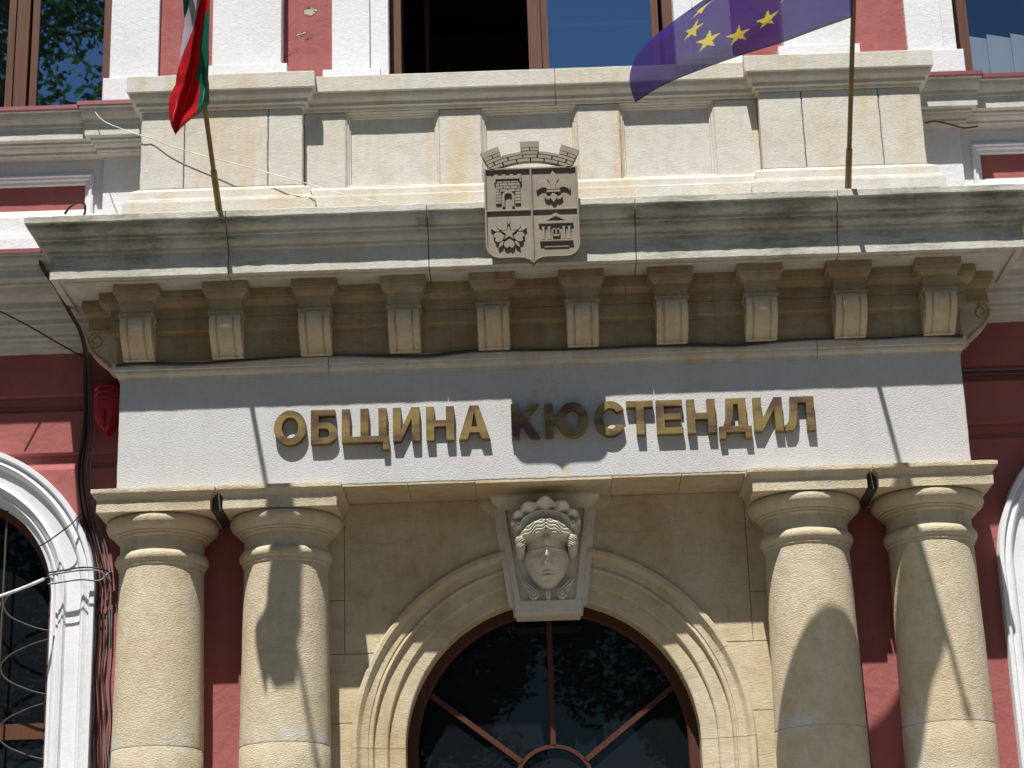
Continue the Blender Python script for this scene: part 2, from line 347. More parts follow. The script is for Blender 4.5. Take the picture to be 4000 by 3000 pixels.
for s in (-1, 1):
    xb = 2.94
    lowpath = [(s*6.6, YW, 0, -1), (s*2.62, YW, 0, -1)]
    moulding('storey_cornice', LOW, lowpath, M['grimy'], HALL)
    moulding('storey_plinth', PLN, [(s*6.6, YW, 0, -1), (s*2.5, YW, 0, -1)], M['white'], HALL)
    MB().loft([[(x, YW+.1, .475), (x, YW-.30, .4495), (x, YW-.494, .418), (x, YW-.498, .392), (x, YW-.505, .392), (x, YW-.503, .424), (x, YW-.30, .4535), (x, YW+.1, .481)] for x in (s*6.6, s*2.66)]).build('metal_flashing', M['flash'], HALL, 20)
    br = [(s*6.6, YW, 0, -1), (s*xb, YW, .56*s, -1), (s*xb, YW-.05, .56*s, -1), (s*2.45, YW-.05, 0, -1)]
    moulding('sill_cornice', SIL, br, M['grimy'], HALL)
    fl = [(-.1,1.605),(.242,1.572),(.247,1.55),(.256,1.548),(.254,1.578),(-.1,1.611)]
    moulding('metal_flashing', fl, br, M['flash'], HALL, step=.2, ja=.001)
    # wall band under the sill with the framed red panel
    x0, x1 = xs(3.01, 5.05)
    slab('wall_band', *xs(3.01, 6.6), YW, .8, 1.162, 1.30, M['white'], HALL, .001)
    slab('wall_band', *xs(3.01, 6.6), YW, .8, .80, .846, M['white'], HALL, .001)
    slab('wall_band', *xs(2.94, 3.0105), YW-.0005, .8, .80, 1.30, M['white'], HALL, .001)
    slab('wall_band', *xs(5.05, 6.6), YW+.0005, .8, .846, 1.162, M['white'], HALL, .001)
    slab('wall_strip', *xs(2.42, 2.94), YW-.05, .8, .80, 1.30, M['white'], HALL, .003)
    fr = [(0,-.001),(0,-.03),(.014,-.034),(.02,-.022),(.034,-.018),(.042,-.004),(.06,.002),(.066,.012),(.066,.04)]
    loops = []
    for ix, iz in ((0,0),(1,0),(1,1),(0,1)):
        cx_, cz_ = (x0, x1)[ix], (.846, 1.162)[iz]
        loops.append([(cx_ + (o if ix == 0 else -o), YW + dy, cz_ + (o if iz == 0 else -o)) for o, dy in fr])
    MB().loft(loops, wrap=True, closed=False).build('panel_frame', M['white'], HALL)
    slab('wall_panel', x0+.05, x1-.05, YW+.022, .8, .89, 1.12, M['red'], HALL, .001)
# ---- upper storey: red strips, white pilasters, window openings
slabU = lambda n, x0, x1, y0, z0, z1, mat: slab(n, x0+XO, x1+XO, y0, .85, z0, z1, mat, HALL, .004)
TOP = 4.6
for s in (-1, 1):
    def xs(a, b): return (min(s*a, s*b), max(s*a, s*b))
    slabU('wall', *xs(1.03, 2.95), .425, 1.2, TOP, M['redpeel'])
    slabU('pilaster', *xs(1.745, 2.225), .285, 1.62, TOP, M['white'])
    slabU('pilaster_base', *xs(1.70, 2.262), .255, 1.45, 1.888, M['white'])
    slabU('window_surround', *xs(1.135, 1.40), .375, 1.7, TOP, M['white'])
    slabU('window_surround', *xs(1.005, 1.134), .40, 1.7, TOP, M['white'])
    slabU('surround_base', *xs(1.06, 1.462), .345, 1.55, 1.872, M['white'])
    slabU('window_surround', *xs(2.62, 2.872), .385, 1.55, TOP, M['white'])
    slabU('window_surround', *xs(2.8725, 2.965), .41, 1.55, TOP, M['white'])
    slabU('surround_base', *xs(2.585, 2.995), .35, 1.55, 1.868, M['white'])
    slabU('wall', *xs(4.95, 6.6), .425, 1.2, TOP, M['redpeel'])
slabU('wall', -1.05, 1.05, .43, 1.15, 1.58, M['white'])
for s in (-1, 1): slab('wall', *((2.9, 5.1) if s > 0 else (-5.1, -2.9)), .44, .85, 1.28, 1.60, M['white'], HALL)
slab('wall', -6.6, 6.6, .426, .852, TOP, 7.0, M['red'], HALL)
slab('wall', -2.75, 2.75, .46, .86, ZF, 1.2, M['spandrel'], HALL)
def box_of(name, x0, x1, y0, y1, z0, z1, mat, parent): return MB().box(x0, x1, y0, y1, z0, z1).build(name, mat, parent, 0)
def window(cx, panes, open_idx, bottom, top, half, gl='glass'):
    """panes: list of (x0, x1) glass lights; every light has its own sash"""
    w = empty('window', (cx, .55, bottom), HALL)
    yf = .53
    box_of('frame', cx-half, cx-half+.07, yf, yf+.09, bottom, top, M['wood'], w)
    box_of('frame', cx+half-.07, cx+half, yf, yf+.09, bottom, top, M['wood'], w)
    box_of('frame', cx-half, cx+half, yf+.002, yf+.088, bottom, bottom+.08, M['wood'], w)
    box_of('frame', cx-half, cx+half, yf+.002, yf+.088, top-.08, top, M['wood'], w)
    for i, (a, b) in enumerate(panes):
        if i > 0:
            pa = panes[i-1][1]; mc = (a + pa) / 2
            box_of('mullion', mc-.045, mc+.045, yf-.012, yf+.085, bottom+.08, top-.08, M['wood'], w)
        m = MB(); bt, tp = bottom+.085, top-.085; st = .05
        if i in open_idx:         # sash swung inwards on its left hinge
            m.box(0, .055, -.02, .03, bt, tp).box(b-a+.05, b-a+.1, -.02, .03, bt, tp).box(.05, b-a+.05, -.018, .028, bt, bt+.055).box(.05, b-a+.05, -.018, .028, tp-.055, tp)
            m.build('sash', M['wood2'], w, 0, (a-.045, yf+.06, 0), math.radians(80))
            g = MB().box(.05, b-a+.055, -.004, .004, bt+.05, tp-.05); g.build('pane', M['glass'], w, 0, (a-.045, yf+.06, 0), math.radians(80))
        else:
            m.box(a-st, a, yf+.012, yf+.06, bt, tp).box(b, b+st, yf+.012, yf+.06, bt, tp)
            m.box(a, b, yf+.0125, yf+.0595, bt, bt+.06).box(a, b, yf+.0125, yf+.0595, tp-.06, tp)
            m.build('sash', M['wood'], w, 0)
            box_of('pane', a-.004, b+.004, yf+.03, yf+.038, bt+.05, tp-.05, M[gl], w)
    return w
window(.035, [(-.87, -.045), (.15, .885)], (0,), 1.56, 4.3, 1.0)
window(-3.94, [(-4.86, -4.42), (-4.20, -3.70), (-3.478, -3.015)], (), 1.58, 4.3, 1.0)
window(3.99+.06, [(3.12, 3.60), (3.8, 4.3), (4.5, 4.98)], (), 1.58, 4.3, 1.0, 'clearglass')
for a in (-4.83, -3.46): box_of('curtain_rail', a, a+.44 if a > -4 else a+1.1, .62, .64, 2.405, 2.428, M['whitecable'], HALL)
box_of('curtain_rail', .14, .90, .62, .64, 2.30, 2.32, M['whitecable'], HALL)
for i in range(11):
    x = 3.1 + i*.17
    MB().loft([[(x, .64, 1.55), (x+.178, .68, 1.55), (x+.178, .684, 1.55), (x, .644, 1.55)], [(x, .64, 2.125), (x+.178, .68, 2.11), (x+.178, .684, 2.11), (x, .644, 2.125)]]).build('blind_slat', M['blind'], HALL, 0)  # slat tops cut where sunlight ends on the taller blind
# dim rooms behind the windows
for x0, x1, y0, z0, z1 in ((-1.6, 1.6, .86, .9, 4.6), (-5.4, -2.6, .86, .9, 4.6), (2.6, 5.4, .86, .9, 4.6), (-1.3, 1.3, .95, GROUND, -.9), (-5.2, -2.6, .95, GROUND, -.5), (2.6, 5.2, .95, GROUND, -.5)):
    v = [(x0,y0,z0),(x1,y0,z0),(x1,5,z0),(x0,5,z0),(x0,y0,z1),(x1,y0,z1),(x1,5,z1),(x0,5,z1)]
    O('room', v, [(0,1,2,3),(4,5,6,7),(1,2,6,5),(2,3,7,6),(3,0,4,7)], M['room'], HALL, 0)

# ================================================================== portal
# ---- cornice in five blocks with open joints
COR = [(-.2,.478),(.47,.464),(.524,.457),(.53,.452),(.53,.411),(.512,.405),(.512,.392),(.507,.374),(.496,.357),(.479,.344),(.464,.337),(.463,.318),(.445,.315),(.445,.300),(.440,.284),(.428,.270),(.412,.261),(.407,.259),(.407,.240),(.391,.237),(.388,.232),(.388,.081),(.384,.077),(.345,.077),(.34,.094),(.318,.094),(.312,.079),(-.2,.079)]
jx = [-1.953, -.68, .635, 1.915]; g = .003
moulding('cornice_block', COR, [(-W0, .46, -1, 0), (-W0, 0, -1, -1), (jx[0]-g, 0, 0, -1)], M['cornice'], HALL, .04, .0028)
for a, b in zip(jx[:-1], jx[1:]): moulding('cornice_block', COR, [(a+g, 0, 0, -1), (b-g, 0, 0, -1)], M['cornice'], HALL, .04, .0028)
moulding('cornice_block', COR, [(jx[3]+g, 0, 0, -1), (W0, 0, 1, -1), (W0, .46, 1, 0)], M['cornice'], HALL, .04, .0028)
# ---- bed course between the modillions, one stone per bay
BED = [(-.25,.0785),(.13,.0785),(.13,.022),(.121,.019),(.12,.008),(.11,-.006),(.09,-.016),(.062,-.022),(.06,-.088),(.053,-.092),(.06,-.096),(.06,-.176),(.052,-.184),(.028,-.186),(.02,-.192),(.02,-.376),(-.25,-.376)]
bx = [-2.28 + .57*i for i in range(9)]; g = .0007
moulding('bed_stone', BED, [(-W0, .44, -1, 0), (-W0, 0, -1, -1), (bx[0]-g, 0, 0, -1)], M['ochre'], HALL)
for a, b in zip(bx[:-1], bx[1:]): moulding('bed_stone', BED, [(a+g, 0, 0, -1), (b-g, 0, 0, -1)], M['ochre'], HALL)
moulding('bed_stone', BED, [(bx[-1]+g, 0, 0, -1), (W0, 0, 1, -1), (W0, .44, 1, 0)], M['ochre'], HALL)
# ---- modillions (scroll brackets)
def modillion_meshes():
    def rect(hx, yf, z): return [(-hx, yf, z), (hx, yf, z), (hx, -.02, z), (-hx, -.02, z)]
    cap = MB().loft([rect(*q) for q in ((.145,-.268,.0775),(.145,-.268,.024),(.136,-.259,.021),(.135,-.258,.01),(.129,-.252,-.006),(.117,-.24,-.02),(.104,-.227,-.027),(.103,-.226,-.028),(.103,-.226,-.108),(.111,-.236,-.112),(.111,-.236,-.122),(.1,-.222,-.13))])
    pr = [(-.222,-.128),(-.236,-.15),(-.241,-.175),(-.238,-.20),(-.226,-.23),(-.205,-.262),(-.176,-.292),(-.142,-.32),(-.112,-.344),(-.094,-.366),(-.092,-.3775)]
    pr = [(p.x, p.y) for p in spline([(a, b, 0) for a, b in pr], 3)]
    body = MB(); loops = []
    for x, d in ((-.098,.0),(-.062,.0),(-.058,.012),(-.05,.012),(-.046,-.004),(0,-.006),(.046,-.004),(.05,.012),(.058,.012),(.062,.0),(.098,.0)):
        loops.append([(x, y + d*min(1, max(0, (-z-.128)*30)), z) for y, z in pr] + [(x, -.01, -.3775), (x, -.01, -.128)])
    body.loft(loops)
    vols = []
    for sx in (-1, 1):       # volute carved on either flank, running out into the edge roll
        sp_ = []
        for i in range(40):
            a = math.radians(-260 - 215 + i*15); r = .014 + .046*i/40
            sp_.append((sx*.0975, -.176 - r*math.cos(a), -.188 + r*math.sin(a)*1.05))
        sp_ += [(sx*.0975, y + .014, z + .004) for y, z in pr[10:]]
        v_ = MB().tube(sp_, .0075, 5); vols.append(mesh_data('volute', v_.v, v_.f, M['ochre'], 60))
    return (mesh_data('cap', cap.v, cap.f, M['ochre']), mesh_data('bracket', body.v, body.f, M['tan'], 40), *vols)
mc, mb_, mv, mv2 = modillion_meshes()
def modillion(x, y, rz):
    e = empty('modillion', (x, y, -.376), HALL, rz)
    for nm, me in (('cap', mc), ('bracket', mb_), ('volute', mv), ('volute', mv2)):
        o = bpy.data.objects.new(nm, me); link(o, e, (x, y, 0), rz)
for k in range(5):
    for s in (-1, 1): modillion(s*(.285 + .57*k), 0, 0)
modillion(-2.70, .15, math.radians(-90)); modillion(2.70, .15, math.radians(90))
# ---- architrave moulding above the frieze, three lengths
ARC = [(-.2,-.377),(.036,-.377),(.042,-.382),(.042,-.426),(.030,-.429),(.030,-.443),(.025,-.454),(.014,-.463),(.003,-.468),(.003,-.494),(-.2,-.494)]
g = .0018
moulding('frieze_moulding', ARC, [(-W0, .44, -1, 0), (-W0, 0, -1, -1), (-1.353-g, 0, 0, -1)], M['cream'], HALL)
moulding('frieze_moulding', ARC, [(-1.353+g, 0, 0, -1), (1.784-g, 0, 0, -1)], M['cream'], HALL)
moulding('frieze_moulding', ARC, [(1.784+g, 0, 0, -1), (W0, 0, 1, -1), (W0, .44, 1, 0)], M['cream'], HALL)
# ---- frieze and soffit stones
rough_slab('frieze', -W0, W0, 0, .44, ZF+.012, -.49, M['frieze'], HALL, amp=.004)
for a, b in ((-2.65, -.86), (-.857, -.432), (-.43, .432), (.435, .87), (.873, 2.65)):
    z = ZF - (.006 if abs(a+b) < .1 else 0)
    MB().box(a, b, .003, .44, z, ZF+.0119).build('soffit_stone', M['spandrel'], HALL, 0)
# ---- columns
def drum(prof, n=56, ja=.0015):
    m = MB(); m.loft([[jit((r*math.cos(2*math.pi*k/n), r*math.sin(2*math.pi*k/n), z), ja) for k in range(n)] for r, z in prof]); return m
sh1 = drum([(.268,-1.695),(.2675,-1.72)] + [(.2675 + .0155*((-1.72-z)/1.1)**1.15, z) for z in [-1.72 - .11*i for i in range(1, 11)]] + [(.283, -2.824), (.281, -2.829)])
sh2 = drum([(.281,-2.8305),(.2835,-2.836)] + [(.2835 + .016*i/12, -2.836 - .18*i) for i in range(1, 13)] + [(.30, -5.1)])
cap = drum([(.33,-1.378),(.345,-1.382),(.356,-1.397),(.358,-1.42),(.346,-1.446),(.318,-1.468),(.306,-1.474),(.306,-1.484),(.291,-1.489),(.291,-1.500),(.269,-1.508),(.267,-1.53),(.267,-1.588),(.27,-1.598),(.286,-1.606),(.296,-1.626),(.297,-1.642),(.288,-1.662),(.277,-1.672),(.276,-1.688),(.268,-1.696)])
def sq(h, z): return [(-h,-h,z),(h,-h,z),(h,h,z),(-h,h,z)]
def sqs(h, z, k=10):
    c = sq(h, z); out = []
    for i in range(4):
        for j in range(k): out.append(jit(Vector(c[i]).lerp(Vector(c[(i+1) % 4]), j/k), .0025))
    return out
aba = MB().loft([sqs(h, z) for h, z in ((.388,ZF),(.389,-1.24),(.389,-1.262),(.385,-1.268),(.373,-1.276),(.365,-1.290),(.359,-1.297),(.357,-1.30),(.357,-1.378))])
bas = MB().loft([sqs(.40, z) for z in (-5.30, -5.42)]); plin = MB().loft([sqs(.46, -5.42), sqs(.46, -5.5), sqs(.43, -5.52), sqs(.43, GROUND)])
tor = drum([(.30,-5.1),(.33,-5.11),(.33,-5.15),(.37,-5.17),(.40,-5.22),(.37,-5.28),(.36,-5.30)])
cm_ = [mesh_data(n, b.v, b.f, M['tan'], a) for n, b, a in (('shaft_drum', sh1, 40), ('shaft_drum', sh2, 40), ('capital', cap, 40), ('abacus', aba, 32), ('base', tor, 40), ('plinth', bas, 30), ('pedestal', plin, 30))]
for x in (-2.447, -1.655, 1.660, 2.447):
    e = empty('column', (x, .265, GROUND), HALL)
    for me in cm_: link(bpy.data.objects.new(me.name.split('.')[0], me), e, (x, .265, 0))
for x in (-2.051, 2.054): box_of('added_gap_fill', x-.034, x+.034, -.02, .41, -1.372, ZF-.002, M['gapfill'], HALL)  # added fill that stops sun slipping between the abaci onto the wall
# ---- spandrel wall of coursed stone cut to the arch
ZC, RO, RI = -2.82, 1.27, .93
def spandrel(x0, x1, z0, z1, g=.0018):
    m = MB(); n = max(2, int((z1-z0)/.03)); front = []; inner = []
    for i in range(n+1):
        z = z0+g + (z1-z0-2*g)*i/n; d = RO**2 - max(0, z-ZC)**2
        lim = math.sqrt(d) - .02 if d > 0 else 0
        front.append((min(x1-g, -lim) if x1 <= 0 else x1, z)); inner.append((x0+g, z))
    return [(a[0], a[1]) for a in front] + [(a[0], a[1]) for a in reversed(inner)]
rows = [(-2.0, -1.30, -1.90, ZF, ), (-1.30, 0, -2.22, ZF), (-2.0, -1.30, -2.22, -1.90), (-2.0, -1.0, -2.66, -2.22), (-2.0, -1.2, -3.3, -2.66), (-2.0, -1.2, -4.4, -3.3), (-2.0, -1.2, GROUND, -4.4)]
for s in (-1, 1):
    extrude2d('mortar', [[(s*x, z) for x, z in spandrel(-1.99, 0, GROUND, ZF, .004)]], YS + .017, .899, M['mortar'], HALL, .001)
    for i, (x0, x1, z0, z1) in enumerate(rows):
        if s > 0: z0 += (.03 if i in (0,) else -.0)
        if s > 0 and i == 2: z1 += .03
        pl = [(s*x if True else x, z) for x, z in spandrel(x0, x1, z0, z1)]
        extrude2d('wall_stone', [pl], YS + .0012*i, .9, M['spandrel'], HALL, .002)
# ---- arch: moulded rings in voussoirs, straight jambs below
AR = [(1.27,.47),(1.268,.412),(1.26,.404),(1.236,.404),(1.228,.41),(1.214,.432),(1.204,.438),(1.165,.438),(1.16,.446),(1.152,.446),(1.147,.434),(1.138,.432),(1.13,.44),(1.126,.462),(1.046,.465),(1.038,.472),(1.034,.492),(.938,.496),(.93,.502),(.93,.80),(1.20,.80)]
def ring(name, a0, a1, cx, cz, prof, mat, parent, g=.001, n=26, ja=.0015):
    da = math.degrees(g / 1.1); loops = []
    for i in range(n+1):
        a = math.radians(a0 + da + (a1-a0-2*da)*i/n)
        loops.append([jit((cx + r*math.cos(a), y, cz + r*math.sin(a)), ja) for r, y in prof])
    return MB().loft(loops).build(name, mat, parent)
def jamb(name, s, cx, z0, z1, prof, mat, parent, ja=.0015):
    n = max(2, int((z1-z0)/.08))
    return MB().loft([[jit((cx + s*r, y, z0 + (z1-z0)*i/n), ja) for r, y in prof] for i in range(n+1)]).build(name, mat, parent)
for a0, a1 in ((0, 27), (27, 79), (101, 149), (149, 180)): ring('voussoir', a0, a1, .008, ZC, AR, M['spandrel'], HALL)
for s in (-1, 1):
    for z0, z1 in ((ZC-1.0+.002, ZC-.002), (ZC-2.2, ZC-1.002), (GROUND, ZC-2.204)): jamb('jamb_stone', s, .008, z0, z1, AR, M['spandrel'], HALL)
# ---- fanlight
fan = empty('fanlight', (.008, .72, ZC), HALL)
FRP = [(.935,.66),(.87,.66),(.862,.668),(.862,.76),(.935,.76)]
ring('frame', 0, 180, .008, ZC, FRP, M['wood2'], fan, 0, 48, 0)
for s in (-1, 1): jamb('frame', s, .008, GROUND, ZC, FRP, M['wood2'], fan, 0)
FC = (.008, -3.06)
ring('hub', 0, 180, FC[0], FC[1], [(.262,.685),(.238,.685),(.238,.745),(.262,.745)], M['wood2'], fan, 0, 30, 0)
def bar(a, b, w):
    a, b = Vector(a), Vector(b); d = (b-a).normalized(); nrm = Vector((d.z, 0, -d.x)) * w
    MB().loft([[p - nrm + Vector((0,.685,0)), p + nrm + Vector((0,.685,0)), p + nrm + Vector((0,.745,0)), p - nrm + Vector((0,.745,0))] for p in (a, b)]).build('glazing_bar', M['wood2'], fan, 0)  # darker wood puts the shade on the bars into their colour
for ang in (37.8, 90, 142.2):
    d = Vector((math.cos(math.radians(ang)), 0, math.sin(math.radians(ang)))); c0 = Vector((FC[0], 0, FC[1]))
    ox = c0 - Vector((.008, 0, ZC)); bq = ox.dot(d); t = -bq + math.sqrt(bq*bq - ox.dot(ox) + .868**2)
    bar(c0 + d*.255, c0 + d*t, .017)
box_of('transom', -.87, .886, .67, .75, -3.13, -3.055, M['wood2'], fan)
pane = [(.008 + .865*math.cos(math.radians(a)), .714, ZC + .865*math.sin(math.radians(a))) for a in range(0, 181, 4)] + [(.008-.865, .714, -3.06), (.008+.865, .714, -3.06)]
MB().loft([pane, [(x, .722, z) for x, y, z in pane]]).build('pane', M['fanglass'], fan, 0)
door = empty('door', (0, .72, GROUND), HALL)
for s in (-1, 1):
    x0, x1 = (.010, .86) if s > 0 else (-.86, .006)
    box_of('door_leaf', x0+.003, x1, .68, .74, GROUND+.02, -3.13, M['wood2'], door)
    for z0, z1 in ((-5.9, -5.1), (-4.95, -3.4)): slab('door_panel', x0+.12, x1-.12, .655, .69, z0, z1, M['wood2'], door, .03)
    MB().tube([(.008+s*.06, .68, -5.15), (.008+s*.06, .62, -5.15), (.008+s*.12, .61, -5.15)], .012).build('handle', M['pole'], door)
box_of('threshold', -1.3, 1.3, .1, .8, GROUND, GROUND+.16, M['paving'], HALL)
# ---- keystone with carved mask
key = empty('keystone', (.005, .40, -2.02), HALL)
def keyslab(name, top, bot, z1, z0, yt, yb, mat, back=.55, ch=.006):
    m = MB()
    def q(y_t, y_b, k): return [(.005-bot+k, y_b, z0+k), (.005+bot-k, y_b, z0+k), (.005+top-k, y_t, z1-k), (.005-top+k, y_t, z1-k)]
    m.loft([q(back, back, 0), q(yt+ch, yb+ch, 0), q(yt, yb, ch)]); return m.build(name, mat, key)
keyslab('body', .31, .222, -1.24, -2.0, .424, .424, M['mask'])
for s in (-1, 1):
    MB().loft([[(.005+s*(.302-a), y, -1.29), (.005+s*(.216-a), y, -1.93)] for a, y in ((0,.44),(0,.404),(.005,.398),(.038,.398),(.043,.404),(.043,.44))], closed=False, cap=False).build('border', M['mask'], key)
    MB().loft([[(.005+s*(.302+a), y, -1.29), (.005+s*(.216+a), y, -1.96)] for a, y in ((-.004,.412),(.03,.414),(.034,.418),(.034,.5))], closed=False, cap=False).build('border', M['mask'], key)
def q2(hx, yf, z): return [(.008-hx, yf, z), (.008+hx, yf, z), (.008+hx, .52, z), (.008-hx, .52, z)]
MB().loft([q2(*a) for a in ((.352,.285,ZF-.007),(.352,.285,-1.262),(.345,.292,-1.27),(.325,.315,-1.288),(.31,.345,-1.305),(.306,.36,-1.308),(.306,.365,-1.32))]).build('crown_moulding', M['mask'], key)
MB().loft([q2(*a) for a in ((.43,.40,ZF-.007),(.43,.40,-1.275),(.42,.405,-1.285),(.39,.42,-1.315),(.365,.43,-1.335),(.36,.432,-1.36))]).build('crown_moulding', M['spandrel'], key)
keyslab('foot', .224, .205, -1.918, -2.01, .396, .396, M['mask'], .62)
# carved mask: relief surface built from the head, hair, blindfold, diadem and shell
def gs(x, c, w): return math.exp(-((x-c)/w)**2)
def sst(a, b, x):
    t = min(1, max(0, (x-a)/(b-a))); return t*t*(3-2*t)
def relief(x, z):
    """front position y of the carving at x (from the axis), z; None where the flat panel shows"""
    ax = abs(x); y = .425
    # face: egg outline, tilted forward at the brow
    zc, hz = -1.655, .20
    w = .142 * (1 - .42*max(0, (zc - z)/.20)**1.7) if z < zc else .142*(1 - .12*((z-zc)/.2)**2)
    t = (z - zc)/hz; e = 1 - (ax/w)**2 - (t*t*t*t if abs(t) < 1 else 1)
    f = None
    if e > 0:
        dep = e**.42
        f = .425 - dep*(.187 + .50*(z + 1.71))
        f -= .078*gs(x, 0, .011 + .013*sst(-1.62, -1.72, z))*sst(-1.60, -1.70, z)*sst(-1.742, -1.728, z)   # nose
        f -= .016*gs(ax, .022, .012)*gs(z, -1.727, .012)                                                     # nostril wings
        f += .010*gs(z, -1.748, .008)*gs(x, 0, .02)                                                        # below nose
        lip = gs(x, 0, .034)
        f -= .014*lip*gs(z, -1.768 + .003*gs(ax, .012, .01), .007); f += .014*gs(x, 0, .04)*gs(z, -1.777, .0035); f -= .014*gs(x, 0, .028)*gs(z, -1.787, .007)
        f += .010*gs(x, 0, .03)*gs(z, -1.803, .008); f -= .012*gs(x, 0, .03)*gs(z, -1.828, .018)           # chin
        f -= .010*gs(ax, .062, .03)*gs(z, -1.705, .03)                                                       # cheeks
        f += .016*gs(ax, .05, .03)*gs(z, -1.655, .018)                                                       # eye hollows under the cloth
        if -1.690 < z < -1.622:                                                                              # blindfold
            k = sst(-1.690, -1.685, z)*sst(-1.622, -1.627, z); f -= k*(.013 + .003*math.sin((z + .02*ax)*480) + .010*gs(x, 0, .015))
        f -= .045*gs(x, 0, .022)*gs(z, -1.592, .028)                                                         # drop on the forehead
        y = min(y, f)
    # hair: wavy locks parted in the middle, curling out over the temples
    tp = -1.440 - 3.0*ax**2; lo = -1.556 - .16*ax + .018*gs(x, 0, .022)
    if lo - .012 < z < tp and ax < .20:
        k = sst(tp, tp-.022, z)**.5*sst(lo-.012, lo+.012, z)**.5*(1-(ax/.202)**6)**.5
        hy = .103 + .9*ax**2 - .10*max(0, -1.45 - z)
        hy += -.011*math.sin(((z + .55*ax) + .010*math.sin(ax*75))*270) + .022*gs(x, 0, .005)
        y = min(y, .425 + (hy - .425)*k)
    for cz, r in ((-1.588, .034), (-1.622, .030)):                                                             # side curls
        d = ((ax - .166)/r)**2 + ((z - cz)/r)**2
        if d < 1: y = min(y, .165 - .045*math.sqrt(1-d) + .007*math.sin((z*1.4 + ax)*300))
    # diadem band and shell above it
    zs = -1.487; rr = math.hypot(x/.166, (z - zs)/.098)
    if z > zs - .004:
        if rr < 1.0: y = min(y, .150 + .16*(1-rr) - .016*sst(.90, .93, rr) + .03*sst(.97, .99, rr))
        an = math.degrees(math.atan2((z-zs)/.098, x/.166)); lob = abs(math.cos(math.radians((an - 90)*90/14)))
        edge = 1.36 + .30*sst(20, 70, min(an, 180-an)) + .16*lob**.6 + .16*gs(an, 90, 8)
        if 1.0 <= rr < edge and 4 < an < 176:
            q = (rr-1)/(edge-1); k = (1 - q**6)**.5
            fy = .185 - .075*sst(0, .8, q) - .050*lob**1.3 - .035*gs(an, 90, 9)*sst(.5, .95, q) + .05*(1 - sst(10, 60, min(an, 180-an)))
            y = min(y, .425 + (fy - .425)*k)
    d = math.hypot(ax - .172, z + 1.482)/.036                                                                 # diadem scrolls
    if d < 1: y = min(y, .185 - .02*math.sqrt(1-d*d) - .02*(d < .45) + .008*math.cos(d*9))
    # leaves and volutes under the chin
    d = math.hypot(ax-.090, z+1.884)/.034
    if d < 1: y = min(y, .372 - .016*math.sqrt(1-d*d) - .014*(d < .35) + .007*math.cos(d*11))
    for (cx_, cz_, L_, w_) in ((.128, -1.830, .062, .019), (.120, -1.858, .040, .013)):
        u = (ax - cx_)*.72 + (z - cz_)*.69; v = -(ax - cx_)*.69 + (z - cz_)*.72
        d = (u/L_)**2 + ((v - 2.2*u*u)/w_)**2
        if d < 1: y = min(y, .385 - .034*math.sqrt(1-d) + .014*gs(v - 2.2*u*u, 0, .003))
    d = (x/.020)**2 + ((z + 1.886)/.038)**2
    if d < 1: y = min(y, .385 - .022*math.sqrt(1-d) + .010*gs(x, 0, .003))
    return y
nx, nz = 190, 280; x0, x1, z0, z1 = -.222, .222, -1.932, -1.262; vs = []; fs = []; val = []
for j in range(nz+1):
    for i in range(nx+1):
        x = x0 + (x1-x0)*i/nx; z = z0 + (z1-z0)*j/nz; y = relief(x, z); vs.append([x + .006, y, z]); val.append(y)
for j in range(nz):
    for i in range(nx):
        a = j*(nx+1) + i; q = (a, a+1, a+nx+2, a+nx+1)
        if min(val[k] for k in q) < .4245: fs.append(q)
used = sorted({i for f in fs for i in f}); mp_ = {v: i for i, v in enumerate(used)}
O('mask', [vs[i] for i in used], [tuple(mp_[i] for i in f) for f in fs], M['mask'], key, 75)

# ---- attic: two pedestals and the panelled parapet between them
CAPP = [(-.3,1.60),(.075,1.588),(.086,1.58),(.086,1.472),(.068,1.467),(.067,1.452),(.060,1.434),(.046,1.418),(.034,1.41),(.033,1.383),(.013,1.378),(.010,1.36),(.0,1.356),(-.3,1.356)]
BASP = [(-.3,.80),(.0,.796),(.012,.786),(.028,.776),(.048,.762),(.056,.754),(.06,.70),(.07,.69),(.074,.672),(.09,.664),(.092,.46),(-.3,.46)]
for s in (-1, 1):
    xi, xo = 1.513, 2.591
    cutx = (1.80, 2.31) if s > 0 else (1.745, 2.30)
    xsn = [xi, *cutx, xo]
    for a, b in zip(xsn[:-1], xsn[1:]):
        x0, x1 = (a+.003, b-.003) if s > 0 else (-b+.003, -a-.003)
        rough_slab('pedestal_stone', x0 - (.003 if abs(x0) in (xi, xo) else 0), x1, -.12, .45, .797, 1.355, M['cream'], HALL, amp=.004)
    a, b = (xi, xo) if s > 0 else (-xo, -xi)
    pth = [(a, .45, -1, 0), (a, -.12, -1, -1), (b, -.12, 1, -1), (b, .45, 1, 0)]
    moulding('pedestal_cap', CAPP, pth, M['cream'], HALL); moulding('pedestal_base', BASP, pth, M['cream'], HALL)
YP = -.03
cX = lambda px: U(px, 560, YP).x
pans = [(cX(1351), cX(1716)), (cX(1882), cX(2258)), (cX(2424), cX(2796))]
edges = [-1.513] + [e for p in pans for e in p] + [1.513]
for a, b in zip(edges[::2], edges[1::2]): rough_slab('parapet_pier', a, b, YP, .45, .80, 1.352, M['cream'], HALL, amp=.003)
CAP2 = [(p, z) for p, z in CAPP]
jc = U(2168, 320, YP-.08).x
moulding('parapet_cap', CAP2, [(-1.513, YP, 0, -1), (jc-.002, YP, 0, -1)], M['cream'], HALL)
moulding('parapet_cap', CAP2, [(jc+.002, YP, 0, -1), (1.513, YP, 0, -1)], M['cream'], HALL)
